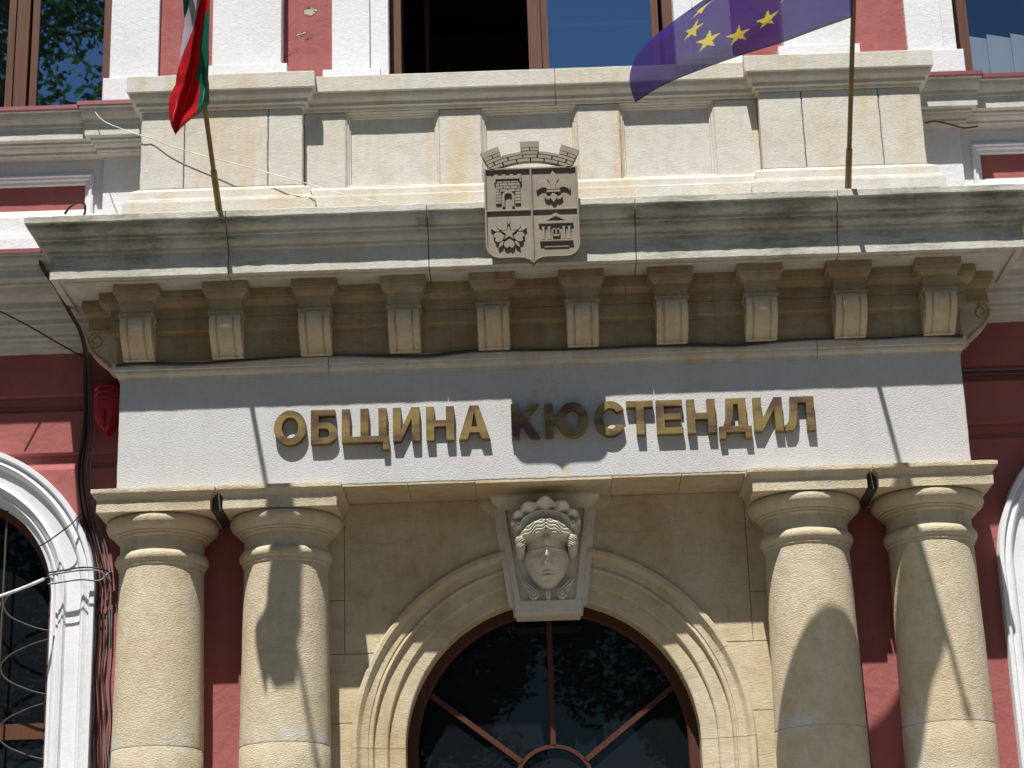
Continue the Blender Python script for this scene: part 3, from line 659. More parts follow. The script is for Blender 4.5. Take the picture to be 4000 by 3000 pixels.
moulding('parapet_base', [(-.3,.805),(.01,.80),(.02,.79),(.036,.778),(.04,.772),(.042,.73),(.05,.722),(.052,.46),(-.3,.46)], [(-1.513, YP, 0, -1), (1.513, YP, 0, -1)], M['cream'], HALL)
for a, b in pans:
    fr = [(0,-.0005),(.004,.004),(.012,.016),(.014,.017),(.018,.016),(.022,.030),(.030,.032),(.034,.046),(.034,.08)]
    loops = []
    for ix, iz in ((0,0),(1,0),(1,1),(0,1)):
        c0, c1 = (a, b)[ix], (.806, 1.352)[iz]
        loops.append([(c0 + (o if ix == 0 else -o), YP + dy, c1 + (o if iz == 0 else -o)) for o, dy in fr])
    MB().loft(loops, wrap=True, closed=False).build('panel_frame', M['cream'], HALL)
    rough_slab('parapet_panel', a+.02, b-.02, YP+.047, .45, .82, 1.34, M['cream'], HALL)

# ================================================================== arched side windows
SUR = [(1.05,.46),(1.048,.352),(1.044,.345),(1.018,.345),(1.012,.352),(1.006,.372),(.996,.366),(.975,.352),(.962,.36),(.955,.378),(.948,.392),(.94,.394),(.86,.396),(.852,.388),(.846,.372),(.838,.37),(.826,.385),(.812,.392),(.806,.405),(.79,.402),(.778,.412),(.768,.43),(.75,.435),(.745,.445),(.745,.62),(.9,.62)]
for s in (-1, 1):
    w = empty('arched_window', (s*xw, .45, -3.6), HALL)
    ring('surround', 0, 180, s*xw, zc_w, SUR, M['wtrim'], w, 0, 64, .001)
    for k in (-1, 1): jamb('surround', k, s*xw, -4.4, zc_w, SUR, M['wtrim'], w, .001)
    slab('sill', s*xw-1.15, s*xw+1.15, .28, .7, -4.52, -4.40, M['wtrim'], w)
    fp = [(.78,.60),(.70,.60),(.695,.608),(.695,.66),(.78,.66)]
    ring('frame', 0, 180, s*xw, zc_w, fp, M['wood'], w, 0, 48, 0)
    for k in (-1, 1): jamb('frame', k, s*xw, -4.4, zc_w, fp, M['wood'], w, 0)
    box_of('mullion', s*xw-.05, s*xw+.05, .602, .658, -4.4, zc_w+.70, M['wood'], w)
    for z in (-2.62, -3.4): box_of('transom', s*xw-.70, s*xw+.70, .604, .656, z-.05, z+.05, M['wood'], w)
    pn = [(s*xw + .71*math.cos(math.radians(a)), .632, zc_w + .71*math.sin(math.radians(a))) for a in range(0, 181, 5)] + [(s*xw-.71, .632, -4.4), (s*xw+.71, .632, -4.4)]
    MB().loft([pn, [(x, .640, z) for x, y, z in pn]]).build('pane', M['fanglass'], w, 0)
    # wrought iron grille
    gy = .50
    for k in range(-1, 2):
        bxp = s*xw + k*.42
        top = zc_w + math.sqrt(max(0, .745**2 - (k*.42)**2))
        MB().tube([(bxp, gy, -4.4), (bxp, gy, top)], .0075, 6).build('grille_bar', M['iron'], w)
        for j in range(6):
            zj = -1.82 - .41*j
            for kx in (-1, 1):
                for kz in (-1, 1):
                    pts = [(bxp + kx*.008, gy-.01, zj), (bxp + kx*.03, gy-.01, zj + kz*.05), (bxp + kx*.085, gy-.01, zj + kz*.095), (bxp + kx*.15, gy-.01, zj + kz*.125), (bxp + kx*.21, gy-.01, zj + kz*.15), (bxp + kx*.26, gy-.01, zj + kz*.165)]
                    pts = [p for p in pts if abs(p[0] - s*xw) < .745]
                    if k*kx > 0: pts.append((bxp + kx*.327, gy-.01, zj + kz*.18))
                    if len(pts) > 2: MB().tube(spline(pts, 4), .006, 5).build('grille_scroll', M['iron'], w)
# ================================================================== lettering over the door
sign = empty('lettering', (0, -.02, -.97)); meta(sign, 'brass letters ОБЩИНА КЮСТЕНДИЛ fixed on the pale grey frieze', 'sign')
H = .226; S_ = .0515
def letter(ch, w):
    s, h = S_, H
    if ch == 'О': return [arc_pts(w/2, h/2, w/2, h/2+.003, 0, 352.5, 47), arc_pts(w/2, h/2, w/2-s, h/2-s+.006, 0, 352.5, 47)]
    if ch == 'Б': return [[(0,0),(0,h),(.92*w,h),(.92*w,h-.82*s),(s,h-.82*s),(s,.62*h)] + arc_pts(w-.31*h, .31*h, .31*h, .31*h, 90, -90, 18), [(s,.8*s),(s,.62*h-.8*s)] + arc_pts(w-.31*h, .31*h, .31*h-s, .31*h-.8*s, 90, -90, 14)]
    if ch == 'Щ':
        c = (w-.2*s)/2; r = w-.25*s
        return [[(0,0),(0,h),(s,h),(s,.82*s),(c-s/2,.82*s),(c-s/2,h),(c+s/2,h),(c+s/2,.82*s),(r-s,.82*s),(r-s,h),(r,h),(r,.82*s),(w,.82*s),(w,-.95*s),(w-.75*s,-.95*s),(w-.75*s,0)]]
    if ch == 'И': return [[(0,0),(0,h),(s,h),(s,.36*h),(w-s,h),(w,h),(w,0),(w-s,0),(w-s,.64*h),(s,0)]]
    if ch == 'Н': return [[(0,0),(0,h),(s,h),(s,h/2+.42*s),(w-s,h/2+.42*s),(w-s,h),(w,h),(w,0),(w-s,0),(w-s,h/2-.42*s),(s,h/2-.42*s),(s,0)]]
    if ch == 'А':
        k = (w/2-.55*s)/h; q = 1.08*s
        return [[(0,0),(w/2-.55*s,h),(w/2+.55*s,h),(w,0),(w-q,0),(w-q-k*.2*h,.2*h),(q+k*.2*h,.2*h),(q,0)], [(q+k*.37*h,.37*h),(w-q-k*.37*h,.37*h),(w/2,.80*h)]]
    if ch == 'К': return [[(0,0),(0,h),(s,h),(s,.60*h),(w-1.25*s,h),(w,h),(.53*w,.555*h),(w,0),(w-1.22*s,0),(.37*w,.41*h),(s,.27*h),(s,0)]]
    if ch == 'Ю':
        rx = .098; cx_ = w-rx; rz = h/2+.003; a = math.degrees(math.asin(.42*s/rz))
        return [[(0,0),(0,h),(s,h),(s,h/2+.42*s)] + arc_pts(cx_, h/2, rx, rz, 180-a, -180+a, 44) + [(s,h/2-.42*s),(s,0)], arc_pts(cx_, h/2, rx-s, rz-s+.003, 0, 352.5, 43)]
    if ch == 'С': return [arc_pts(w/2+.004, h/2, w/2, h/2+.003, 28, 332, 44) + arc_pts(w/2+.004, h/2, w/2-s, h/2-s+.006, 325, 35, 40)]
    if ch == 'Т': return [[(w/2-s/2,0),(w/2-s/2,h-.85*s),(0,h-.85*s),(0,h),(w,h),(w,h-.85*s),(w/2+s/2,h-.85*s),(w/2+s/2,0)]]
    if ch == 'Е': return [[(0,0),(0,h),(w,h),(w,h-.82*s),(s,h-.82*s),(s,h/2+.4*s),(.93*w,h/2+.4*s),(.93*w,h/2-.4*s),(s,h/2-.4*s),(s,.82*s),(w,.82*s),(w,0)]]
    if ch == 'Д': return [[(0,-.8*s),(0,.8*s),(.13*w,.8*s),(.22*w,.45*h),(.25*w,h),(.86*w,h),(.86*w,.8*s),(w,.8*s),(w,-.8*s),(w-.82*s,-.8*s),(w-.82*s,0),(.82*s,0),(.82*s,-.8*s)], [(.13*w+.9*s,.8*s),(.86*w-s,.8*s),(.86*w-s,h-.8*s),(.25*w+.9*s,h-.8*s),(.22*w+.92*s,.45*h)]]
    if ch == 'Л': return [[(0,0),(0,.8*s),(.06*w,.86*s),(.15*w,.33*h),(.2*w,.62*h),(.22*w,h),(w,h),(w,0),(w-s,0),(w-s,h-.82*s),(.22*w+.9*s,h-.82*s),(.2*w+.95*s,.55*h),(.15*w+.9*s,.18*h),(.12*w+.6*s,.02*h)]]
LET = [('О',-1.700,.206),('Б',-1.465,.168),('Щ',-1.268,.298),('И',-.943,.170),('Н',-.732,.178),('А',-.526,.200),('К',-.192,.183),('Ю',.022,.276),('С',.335,.198),('Т',.542,.170),('Е',.730,.167),('Н',.924,.181),('Д',1.123,.206),('И',1.346,.184),('Л',1.540,.192)]
for i, (ch, x, w) in enumerate(LET):
    zb = -.964 - .016*max(0, (x+1.7)/3.3)**1.5
    extrude2d('letter', [[(x+a, zb+b) for a, b in lp] for lp in letter(ch, w)], -.050, .003, M['brass'], sign, .0025)

# ================================================================== coat of arms on the cornice
EX, EZ, EY = -.017, .655, -.575
arms = empty('coat_of_arms', (EX, EY, .0)); meta(arms, 'bronze quartered shield with brick mural crown mounted on the cornice', 'coat of arms')
def sh_outline(k):
    hw, b = .296-k, .088
    p = [(-hw, -k), (hw, -k)]
    p += arc_pts(hw-b+k*.3, -.525+k*.2, b-k*.3, b-k*.3, 0, -90, 10)[0:]
    p += [(.10, -.613+k*.75), (.055, -.617+k*.75), (.022, -.632+k*.75), (0, -.655+k*1.2), (-.022, -.632+k*.75), (-.055, -.617+k*.75), (-.10, -.613+k*.75)]
    p += arc_pts(-hw+b-k*.3, -.525+k*.2, b-k*.3, b-k*.3, -90, -180, 10)
    return p
def E2(name, loops, y0, y1, bev=.0025, mat=None): return extrude2d(name, [[(EX+a, EZ+b) for a, b in lp] for lp in loops], EY+y0, EY+y1, mat or M['bronze'], arms, bev)
def rect(a, b, c, d): return [(a, c), (b, c), (b, d), (a, d)]
E2('backplate', [sh_outline(.002)], .0045, .046)
E2('rim', [sh_outline(0), sh_outline(.013)], -.013, .0225)
E2('bar', [rect(-.0065, .0065, -.633, -.013)], -.012, .0225); 
E2('bar', [rect(-.2835, -.0075, -.297, -.284)], -.0115, .0225); E2('bar', [rect(.0075, .2835, -.297, -.284)], -.0115, .0225)
FY = -.013
# tower of brick
tx = -.146; 
E2('battlement', [[(tx-.086,-.10),(tx-.086,-.045),(tx-.06,-.045),(tx-.06,-.057),(tx-.036,-.057),(tx-.036,-.045),(tx-.012,-.045),(tx-.012,-.057),(tx+.012,-.057),(tx+.012,-.045),(tx+.036,-.045),(tx+.036,-.057),(tx+.06,-.057),(tx+.06,-.045),(tx+.086,-.045),(tx+.086,-.10),(tx+.075,-.10),(tx+.075,-.078),(tx-.075,-.078),(tx-.075,-.10)]], FY, .0235)
bh = .0205
for r in range(8):
    z1 = -.082 - r*bh; z0 = z1 - bh + .0028
    if r < 4:
        off = [-.078, -.052, -.003, .046, .078] if r % 2 else [-.078, -.03, .018, .062, .078]
        if r < 1: off = [-.07, -.03, .018, .068]
        segs = list(zip(off[:-1], off[1:]))
    else: segs = [(-.08, -.042), (.042, .08)]
    for a, b in segs: E2('brick', [rect(tx+a+.0016, tx+b-.0016, z0+.0008, z1)], -.006, .0235, .001)
E2('gate_arch', [[(tx-.038,-.268),(tx-.038,-.19)] + arc_pts(tx, -.19, .038, .03, 180, 0, 14) + [(tx+.038,-.268),(tx+.022,-.268),(tx+.022,-.192)] + arc_pts(tx, -.192, .022, .016, 0, 180, 10) + [(tx-.022,-.268)]], FY, .0235)
# lily
fx = .14
def mir(p): return p + [(2*fx - a, b) for a, b in reversed(p)]
E2('lily_petal', [mir([(fx, -.028), (fx-.018, -.055), (fx-.036, -.085), (fx-.028, -.10), (fx-.018, -.125), (fx-.012, -.158)])], FY, .0235)
for s in (-1, 1):
    pt = [(.012,-.158),(.02,-.118),(.04,-.098),(.066,-.094),(.092,-.108),(.108,-.138),(.108,-.158),(.100,-.172),(.094,-.158),(.076,-.146),(.056,-.144),(.044,-.150),(.034,-.158)]
    E2('lily_petal', [[(fx + s*a, b) for a, b in pt]], FY, .0235)
    pt = [(.014,-.188),(.026,-.206),(.05,-.198),(.058,-.212),(.044,-.226),(.026,-.230),(.012,-.205)]
    E2('lily_foot', [[(fx + s*a, b) for a, b in pt]], FY, .0235)
E2('lily_band', [rect(fx-.044, fx+.044, -.180, -.164)], FY-.006, .0235)
E2('lily_foot', [mir([(fx, -.184), (fx-.009, -.184), (fx-.022, -.218), (fx-.004, -.246)])], FY-.003, .0235)
# rose
rx_, rz_ = -.148, -.45
for k in range(5):
    a0 = math.radians(54 + 72*k); ca, sa = math.cos(a0-math.pi/2), math.sin(a0-math.pi/2)
    hp = [(0,.026),(-.022,.04),(-.038,.062),(-.037,.084),(-.022,.097),(-.008,.094),(0,.087),(.008,.094),(.022,.097),(.037,.084),(.038,.062),(.022,.04)]
    hp = [(p.x, p.y) for p in spline([(a, b, 0) for a, b in hp + hp[:1]], 3)][:-1]
    E2('rose_petal', [[(rx_ + ca*a*.86 - sa*b, rz_ + sa*a*.86 + ca*b) for a, b in hp]], FY, .0235)
    a0 = math.radians(90 + 72*k); ca, sa = math.cos(a0-math.pi/2), math.sin(a0-math.pi/2)
    E2('rose_sepal', [[(rx_ + ca*a - sa*b, rz_ + sa*a + ca*b) for a, b in ((-.005,.062),(-.012,.088),(0,.118),(.012,.088),(.005,.062))]], FY, .0235)
st = []
for k in range(10):
    a0 = math.radians(90 + 36*k); r = .052 if k % 2 == 0 else .0215; st.append((rx_ + r*math.cos(a0), rz_ + r*math.sin(a0)))
E2('rose_star', [st], FY-.008, .0235)
# temple
qx = .148
E2('pediment', [[(qx-.108,-.392),(qx-.108,-.378),(qx,-.318),(qx+.108,-.378),(qx+.108,-.392)], [(qx-.055,-.372),(qx+.055,-.372),(qx,-.342)]], FY, .0235)
for dx in (-.080, -.044, .048, .082):
    E2('temple_column', [[(qx+dx-.015,-.498),(qx+dx-.009,-.484),(qx+dx-.008,-.42),(qx+dx-.012,-.41),(qx+dx+.012,-.41),(qx+dx+.008,-.42),(qx+dx+.009,-.484),(qx+dx+.015,-.498)]], FY, .0235)
E2('temple_base', [rect(qx-.104, qx+.104, -.512, -.502)], FY-.004, .0235)
E2('spring_basin', [[(qx-.022,-.47),(qx-.018,-.478),(qx+.018,-.478),(qx+.022,-.47),(qx+.022,-.464),(qx-.022,-.464)]], FY, .0235)
for dx in (-.012, .012): E2('spring_jet', [arc_pts(qx+dx, -.436, .012, .014, 180, 0, 8) + [(qx+dx+.012,-.462),(qx+dx+.005,-.462)] + arc_pts(qx+dx, -.438, .005, .006, 0, 180, 6) + [(qx+dx-.005,-.462),(qx+dx-.012,-.462)]], FY, .0235)
E2('temple_step', [rect(qx-.078, qx+.078, -.548, -.538)], FY+.01, .0235)
# mural crown of bricks, curved like the photo's arch
CZc = -.52; 
def cpt(r, a): return (r*math.sin(math.radians(a)), CZc + r*math.cos(math.radians(a)))
def cbrick(r0, r1, a0, a1, y=FY):
    n = 5; E2('crown_brick', [[cpt(r1, a0+(a1-a0)*i/n) for i in range(n+1)] + [cpt(r0, a1-(a1-a0)*i/n) for i in range(n+1)]], y, .0235, .001)
back = [cpt(.628, -27 + 54*i/20) for i in range(21)]
E2('crown_back', [[cpt(.560, 27 - 54*i/20) for i in range(21)] + [cpt(.632, -27), cpt(.708, -26.5), cpt(.708, -16.6), cpt(.634, -16.8)] + [cpt(.634, -16+10.8*i/6) for i in range(7)] + [cpt(.708, -4.6), cpt(.708, 4.6)] + [cpt(.634, 5.2+10.8*i/6) for i in range(7)] + [cpt(.634, 16.8), cpt(.708, 16.6), cpt(.708, 26.5), cpt(.632, 27)]], .002, .024)
g = .38
for r, offs in ((0, [-27,-18.4,-9.2,0,9.2,18.4,27]), (1, [-27,-22.5,-13.5,-4.5,4.5,13.5,22.5,27]), (2, [-27,-16.6,-5,5,16.6,27])):
    if r == 0: offs = [-27,-17.5,-8.5,.2,9,18,27]
    for a, b in zip(offs[:-1], offs[1:]): cbrick(.561+.0245*r, .561+.0245*r+.0205, a+g, b-g)
for c in (-21.7, 0, 21.7):
    cbrick(.6345, .655, c-4.8, c-.25); cbrick(.6345, .655, c+.25, c+4.8); cbrick(.6575, .680 if c else .70, c-5, c+5)
# fixing bolts carrying shield and crown on the cornice
for x in (-.18, .18):
    MB().tube([(EX+x, EY+.04, .33), (EX+x, -.40, .33)], .012, 8).build('fixing_rod', M['iron'], arms)
    MB().tube([(EX+x, EY+.02, EZ+.06), (EX+x, EY+.034, EZ-.03)], .009, 6).build('fixing_rod', M['iron'], arms)

# ================================================================== flags
PD = Vector((-.0, -.77, .638)).normalized()
def pole(x, dirv, label, L=2.85):
    b = Vector((x, -.36, .455)); f = empty('flag', b)
    m = MB(); m.tube([b + dirv*t for t in (-.02, .02)], .045, 12)
    m.build('socket_plate', M['pole'], f, 40)
    MB().tube([b - dirv*.01, b + dirv*.36], .021, 12).build('socket', M['pole'], f, 40)
    MB().tube([b + dirv*.34, b + dirv*L], .0155, 12).build('pole', M['pole'], f, 40)
    MB().lathe([(.004,0),(.02,.012),(.026,.03),(.02,.048),(.008,.06),(.003,.1)], 14).build('finial', M['pole'], f, 40, tuple(b + dirv*L))
    meta(f, label, 'flag'); return f, b
def cloth_mat(name, trans, transl):
    t = NT(name); t.n.remove(t.b)
    at = t.new('VertexColor'); at.layer_name = 'print'
    d = t.new('BsdfDiffuse'); tl = t.new('BsdfTranslucent'); tr = t.new('BsdfTransparent'); gl = t.new('BsdfGlossy'); gl.inputs['Roughness'].default_value = .35
    for q in (d, tl): t.ln(at.outputs[0], q.inputs[0])
    w = t.noise(scale=420, detail=1); bp = t.new('Bump'); bp.inputs['Strength'].default_value = .08; t.ln(w, bp.inputs['Height']); t.ln(bp.outputs[0], d.inputs['Normal'])
    a = t.new('MixShader'); a.inputs[0].default_value = transl; t.ln(d.outputs[0], a.inputs[1]); t.ln(tl.outputs[0], a.inputs[2])
    g = t.new('MixShader'); g.inputs[0].default_value = .05; t.ln(a.outputs[0], g.inputs[1]); t.ln(gl.outputs[0], g.inputs[2])
    c = t.new('MixShader'); c.inputs[0].default_value = trans; t.ln(g.outputs[0], c.inputs[1]); t.ln(tr.outputs[0], c.inputs[2])
    t.ln(c.outputs[0], t.out.inputs[0]); return t.m
def cloth(name, P, C, mat, parent):
    """P[j][i] points, C(i,j)->colour"""
    nj, ni = len(P), len(P[0]); vs = [p for r in P for p in r]
    fs = [(j*ni+i, j*ni+i+1, (j+1)*ni+i+1, (j+1)*ni+i) for j in range(nj-1) for i in range(ni-1)]
    o = O(name, vs, fs, mat, parent, 180); ca = o.data.color_attributes.new('print', 'FLOAT_COLOR', 'CORNER')
    for pl in o.data.polygons:
        for li in pl.loop_indices:
            v = o.data.loops[li].vertex_index; ca.data[li].color = (*C(v % ni, v // ni), 1)
    return o
def lerp_tab(tab, x):
    if x <= tab[0][0]: return tab[0][1]
    for (a, b), (c, d) in zip(tab[:-1], tab[1:]):
        if x <= c: return b + (d-b)*(x-a)/(c-a)
    return tab[-1][1]
# -- union flag, blown out to the left
FE, pb = pole(2.006, Vector((-.03, -.77, .638)).normalized(), 'blue flag with ring of yellow stars blowing from the right-hand pole')
FE['label'] = 'blue flag with yellow stars on a brass pole, blown out by the wind'
de = Vector((-.03, -.77, .638)).normalized()
t0, t1 = 1.24, 2.30
bot = [(1838,22,-1.30),(1760,66,-1.45),(1690,92,-1.49),(1600,120,-1.54),(1500,156,-1.60),(1430,186,-1.66),(1372,222,-1.70)]
fly = [(1372,222,-1.70),(1360,180,-1.76),(1366,140,-1.84),(1392,95,-1.90),(1440,48,-1.96),(1500,0,-2.0),(1570,-60,-2.06),(1640,-130,-2.2)]
Bc = [U22(x, y, d) for x, y, d in bot]; Bc[0] = pb + de*t0; Bc = spline(Bc, 10)
Fc = spline([U22(x, y, d) for x, y, d in fly], 10)
def samp(c, t):
    k = t*(len(c)-1); i = min(int(k), len(c)-2); return c[i].lerp(c[i+1], k-i)
Hc = [pb + de*t0, pb + de*t1]; Tc = spline([pb + de*t1, (pb+de*t1).lerp(Fc[-1], .35) + Vector((0,-.12,.03)), (pb+de*t1).lerp(Fc[-1], .7) + Vector((0,.1,-.05)), Fc[-1]], 10)
NI, NJ = 240, 160; P = []
for j in range(NJ+1):
    v = j/NJ; row = []
    for i in range(NI+1):
        u = i/NI
        q = (1-v)*samp(Bc, u) + v*samp(Tc, u) + (1-u)*Hc[0].lerp(Hc[1], v) + u*samp(Fc, v)
        q -= (1-u)*(1-v)*Bc[0] + u*(1-v)*Bc[-1] + (1-u)*v*Tc[0] + u*v*Tc[-1]
        amp = .06*math.sin(math.pi*u)**.8*min(1, v*5)
        q += Vector((0, -1, .25))*amp*(math.sin(u*9 + v*2.6) + .4*math.sin(u*17 - v*5))
        curl = sst(.72, 1.0, u)*sst(.30, .75, v); q += Vector((.12, -.16, -.05))*curl*math.sin((u-.72)*9)
        row.append(q)
    P.append(row)
FL, FH = 1.50, 1.0
stars = [(FL/2 + FH/3*math.sin(2*math.pi*k/12), FH/2 + FH/3*math.cos(2*math.pi*k/12)) for k in range(12)]
def in_star(x, y):
    for cx_, cy_ in stars:
        dx, dy = x-cx_, y-cy_; r = math.hypot(dx, dy); R_ = FH/18*1.28
        if r < R_:
            a = (math.atan2(dx, dy)) % (2*math.pi/5); a = abs(a - math.pi/5) ; a = math.pi/5 - a
            inner = .382*R_; A_ = Vector((R_, 0)); B_ = Vector((inner*math.cos(math.pi/5), inner*math.sin(math.pi/5)))
            p = Vector((r*math.cos(a), r*math.sin(a))); e_ = B_ - A_
            if e_.x*(p.y-A_.y) - e_.y*(p.x-A_.x) > 0: return True
    return False
M['eu'] = cloth_mat('thin_blue_flag_cloth', .09, .42)
def ceu(i, j):
    x, y = (i/NI)*FL, (j/NJ)*FH
    if in_star(x, y): return (.80, .66, .05)
    if i < 3 or j < 3: return (.02, .012, .07)
    return (.052, .026, .225)
cloth('cloth', P, ceu, M['eu'], FE)
# -- national tricolour hanging limp
FB, pb2 = pole(-2.012, Vector((-.014, -.77, .638)).normalized(), 'white, green and red flag hanging limp from its brass pole')
lft = [(-260,1290),(-150,1240),(-60,1222),(0,1216),(100,1222),(180,1226),(260,1212),(340,1200),(420,1195),(500,1173),(560,1168),(620,1135),(680,1120),(760,1122),(830,1135),(895,1165)]
rgt = [(-260,1385),(-150,1400),(0,1396),(120,1392),(240,1390),(420,1388),(520,1384),(560,1390),(680,1392),(720,1372),(760,1318),(800,1260),(850,1205),(895,1167)]
b_gw = [(-260,.2),(0,.20),(60,.16),(110,.04),(150,0),(900,0)]
b_wr = [(-260,.70),(0,.66),(60,.54),(120,.46),(200,.34),(300,.18),(400,.02),(420,0),(900,0)]
b_rg = [(-260,.96),(0,.97),(50,.98),(100,.82),(200,.72),(300,.66),(400,.67),(470,.62),(520,.62),(560,.72),(620,.74),(700,.72),(740,.82),(770,1.0),(900,1.01)]
NJ2, NI2 = 150, 90; P = []; Cc = []
for j in range(NJ2+1):
    yc = -260 + 1155*j/NJ2; a, b = lerp_tab(lft, yc), lerp_tab(rgt, yc); row = []
    for i in range(NI2+1):
        u = i/NI2; d = -1.56 + .10*(j/NJ2)
        wv = .06*math.sin(u*10.5 + yc*.004) + .022*math.sin(u*19 + 1 + yc*.009) + .03*math.sin(yc*.012 + u*3)*sst(300, 700, yc)
        yy = yc + (8*math.sin(u*9+2) if j == NJ2 else 0)
        row.append(U((a + (b-a)*u)*.5877, yy*.5877, d + wv*min(1, (b-a)/120)))
    P.append(row)
def cbg(i, j):
    yc = -260 + 1155*j/NJ2; u = i/NI2
    if u < lerp_tab(b_gw, yc): return (.015, .16, .095)
    if u < lerp_tab(b_wr, yc): return (.40, .385, .42)  # white stripe greyed, the shade of its fold is in the colour
    if u < lerp_tab(b_rg, yc): return (.46, .010, .014)
    return (.012, .12, .075)
M['bg'] = cloth_mat('thin_tricolour_flag_cloth', .0, .38)
cloth('cloth', P, cbg, M['bg'], FB)

# ================================================================== cables and small fittings
def cable(name, pts, r, mat, label, group=None, n=8, unit=U22):
    q = spline([unit(*p) for p in pts], n); o = MB().tube(q, r, 6).build(name, mat, None, 60)
    meta(o, label, 'cable', group); return o
cable('cable', [(199,233,.162),(225,262,.06),(290,288,-.13),(330,300,-.14),(380,320,-.16),(500,352,-.19),(640,390,-.24),(760,424,-.30),(832,438,-.34)], .0032, M['whitecable'], 'thin white wire sagging from the red sill flashing across the left pedestal')
# black cable draped along the top of the frieze moulding
pts = []
for i, (x, dz) in enumerate([(250,4),(300,0),(380,3),(450,4),(560,0),(660,-3),(760,-2),(860,2),(930,3),(1010,-3),(1090,-2),(1190,0),(1300,0),(1400,-3),(1500,-2),(1600,1),(1700,-4),(1800,-5),(1900,-2),(2000,-6),(2080,-3)]):
    pts.append((x, 786 - (x-250)*.0317 + dz, -.05))
cable('cable', pts, .0075, M['black'], 'black cable lying along the moulding under the scroll brackets', n=4)
cable('cable', [(x, y+3+2*math.sin(i), d) for i, (x, y, d) in enumerate(pts)], .004, M['greycable'], 'thin grey cable lying under the black one along the moulding below the brackets', n=4)
# bundle on the left wall
bl = [(78,540,-.02),(92,580,.0),(120,620,.05),(150,675,.12),(172,715,.2),(184,770,.36),(187,850,.385),(182,930,.385),(172,1010,.39),(176,1090,.385),(196,1180,.385),(208,1240,.38),(205,1300,.385),(206,1380,.385),(200,1450,.385),(206,1530,.385),(202,1600,.385),(203,1680,.385),(200,1800,.385)]
kinds = [(M['black'],.011,'thick black cable running down the red wall beside the left column'),(M['black'],.007,'medium black cable in the bundle on the red wall, left of the columns'),(M['browncable'],.005,'brown wire in the cable bundle left of the columns'),(M['greycable'],.0055,'grey cable in the bundle running down beside the arched window'),(M['greycable'],.005,'thin grey wire running down between arched window and column'),(M['black'],.0045,'thin black wire looping out of the bundle on the red wall')]
rr = random.Random(3)
for i, (mt, r, lb) in enumerate(kinds):
    off = [0, 9, 17, 24, 32, -5][i]; q = []
    for j, (x, y, d) in enumerate(bl):
        sp = max(0, min(1, (j-4)/6))
        q.append((x + off*(.25 + .75*sp)*(1.0 if y > 900 else .5) + rr.uniform(-3, 3)*(j > 5), y, d - .012*(i % 3)))
    cable('cable', q, r, mt, lb, n=6)
cable('cable', [(0,672,.0),(60,703,.14),(120,738,.26),(172,767,.385),(180,770,.40)], .0055, M['black'], 'black wire slanting down to the red wall from the left')
cable('cable', [(-6,1290,.02),(20,1281,.08),(60,1266,.16),(95,1251,.24)], .011, M['whitecable'], 'thick white cable end slanting in front of the grille')
for i, (y0, y1, y2) in enumerate(((1237,1226,1240),(1242,1232,1258),(1262,1252,1236))):
    cable('cable', [(104,y0,.28),(130,y0-4,.27),(175,y1,.27),(215,y1+2,.28),(238,y2,.33),(242,y2+30,.385),(240,1400,.39)], .0055, (M['black'], M['greycable'], M['greycable'])[i], ('black wire', 'upper grey wire', 'lower grey wire')[i] + ' looped across the white arched window surround')
cable('cable', [(85,1180,.36),(110,1165,.30),(150,1135,.28),(168,1118,.34),(180,1108,.40)], .005, M['browncable'], 'brown wire crossing the white moulded window arch')
cable('cable', [(140,462,.2),(150,449,.18),(168,437,.17),(182,441,.17),(184,455,.18),(181,466,.2)], .0085, M['black'], 'black cable loop sticking up behind the cornice')
cable('cable', [(1998,266,.25),(2020,262,.25),(2050,268,.26),(2080,276,.29),(2098,275,.30),(2112,273,.34)], .006, M['browncable'], 'short brown wire below the white sill cornice right of the pedestal')
for dy, r, mt, lb in ((0,.008,M['black'],'black cable running along the red wall joint right of the frieze'),(-5,.004,M['greycable'],'thin grey wire above the black cable on the right red wall')):
    cable('cable', [(2075,806+dy,.395),(2120,804+dy,.395),(2170,803+dy,.395),(2230,801+dy,.395),(2300,799+dy,.395)], r, mt, lb)
# red alarm siren under the cornice
sr = empty('alarm_siren', (-2.855, .40, -.70)); meta(sr, 'red plastic alarm siren on the wall beside the frieze end', 'siren')
X = -2.855
MB().loft([[(X-a, y, z), (X-a*.6, y-.03, z), (X+a*.6, y-.03, z), (X+a, y, z), (X+a, .414, z), (X-a, .414, z)] for a, y, z in ((.084,.36,-.375),(.086,.33,-.40),(.086,.32,-.52),(.08,.315,-.60),(.062,.31,-.66),(.035,.325,-.70),(.012,.36,-.725))]).build('body', M['sirenred'], sr, 40)
for z in (-.42, -.46, -.50): MB().tube(spline([(X-.08,.325,z-.012),(X-.04,.288,z),(X,.284,z+.004),(X+.04,.288,z),(X+.08,.325,z-.012)], 5), .007, 6).build('louvre', M['sirenred'], sr, 60)
MB().loft([[(X-a, y, z), (X, y-.035, z), (X+a, y, z)] for a, y, z in ((.012,.31,-.57),(.022,.295,-.62),(.02,.298,-.68),(.006,.32,-.715))]).build('horn', M['sirenred'], sr, 40)

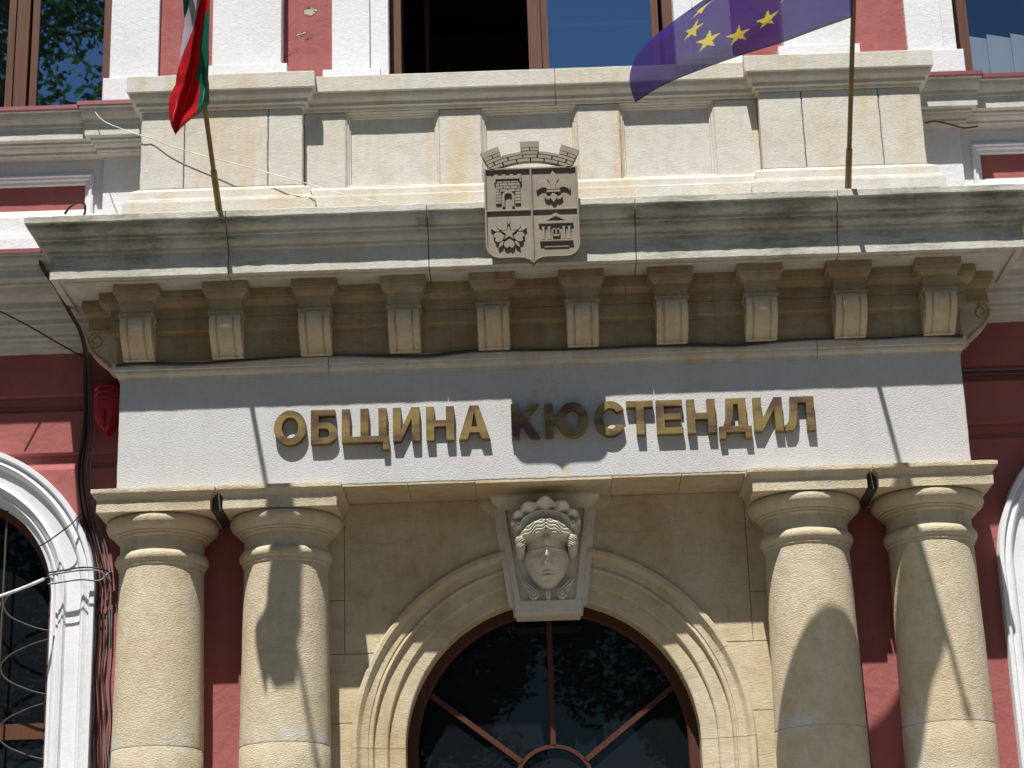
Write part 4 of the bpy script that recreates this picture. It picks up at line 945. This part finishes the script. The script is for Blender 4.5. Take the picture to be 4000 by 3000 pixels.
# ================================================================== trees across the street (mirrored in the glass, plus side trees added to cut sky light)
def tree(x, y, h, spread, n, label, low=.32):
    t = empty('tree', (x, y, GROUND)); meta(t, label, 'tree', 'trees across the street')
    rg = random.Random(int(h*100)); m = MB(); top = h*.8
    m.tube(spline([(x, y, GROUND-.1), (x+.2, y, GROUND+h*.3), (x-.1, y+.2, GROUND+h*.55), (x+.1, y, GROUND+top)], 5), [.42*(1 - .85*i/15) for i in range(16)], 10)
    clumps = []
    for k in range(46):
        a = rg.uniform(0, 2*math.pi); zz = rg.uniform(low, .97); env = math.sin(math.pi*min(1, (zz-low+.12)/(1.1-low)))**.7
        r = spread*env*math.sqrt(rg.uniform(.05, 1)); c = Vector((x + r*math.cos(a), y + r*math.sin(a), GROUND + h*zz)); clumps.append((c, rg.uniform(.75, 1.5)*h/14))
        if k % 3 == 0:
            s0 = Vector((x, y, GROUND + h*max(.22, zz-.22))); m.tube([s0, s0.lerp(c, .5) + Vector((0, 0, .3)), c], [.11, .07, .02], 6)
    m.build('trunk', M['bark'], t, 50)
    vs, fs = [], []
    for k in range(n):
        c, R_ = clumps[rg.randrange(len(clumps))]
        d = Vector((rg.gauss(0,1), rg.gauss(0,1), rg.gauss(0,.8))).normalized() * R_ * rg.uniform(.25, 1)**.5
        p = c + d; a = Vector((rg.gauss(0,1), rg.gauss(0,1), rg.gauss(0,.5))).normalized(); b = a.orthogonal().normalized(); L = rg.uniform(.06, .12)
        i = len(vs); vs += [p - a*L, p + b*L*.5, p + a*L, p - b*L*.5]; fs.append((i, i+1, i+2, i+3))
    O('crown', vs, fs, M['leaf'], t, 0)
tree(-11.0, -17.0, 26, 4.6, 70000, 'tallest of the broad-leaved trees across the street', .3)
tree(5.0, -22.0, 13.0, 4.6, 60000, 'low bushy street tree opposite the entrance portal', .16)
tree(-2.5, -23.0, 13.6, 4.4, 55000, 'street tree standing between the tallest tree and the low bushy one', .16)
tree(17.0, -18.0, 17.0, 5.5, 40000, 'added unseen street tree beyond the low bushy one, blocking sky light', .2)  # side tree added to hold back sky light from the front
tree(-24.0, -16.0, 19.0, 6.0, 40000, 'added unseen street tree beyond the tallest one, blocking sky light', .2)  # added on the far side for the same sky blocking
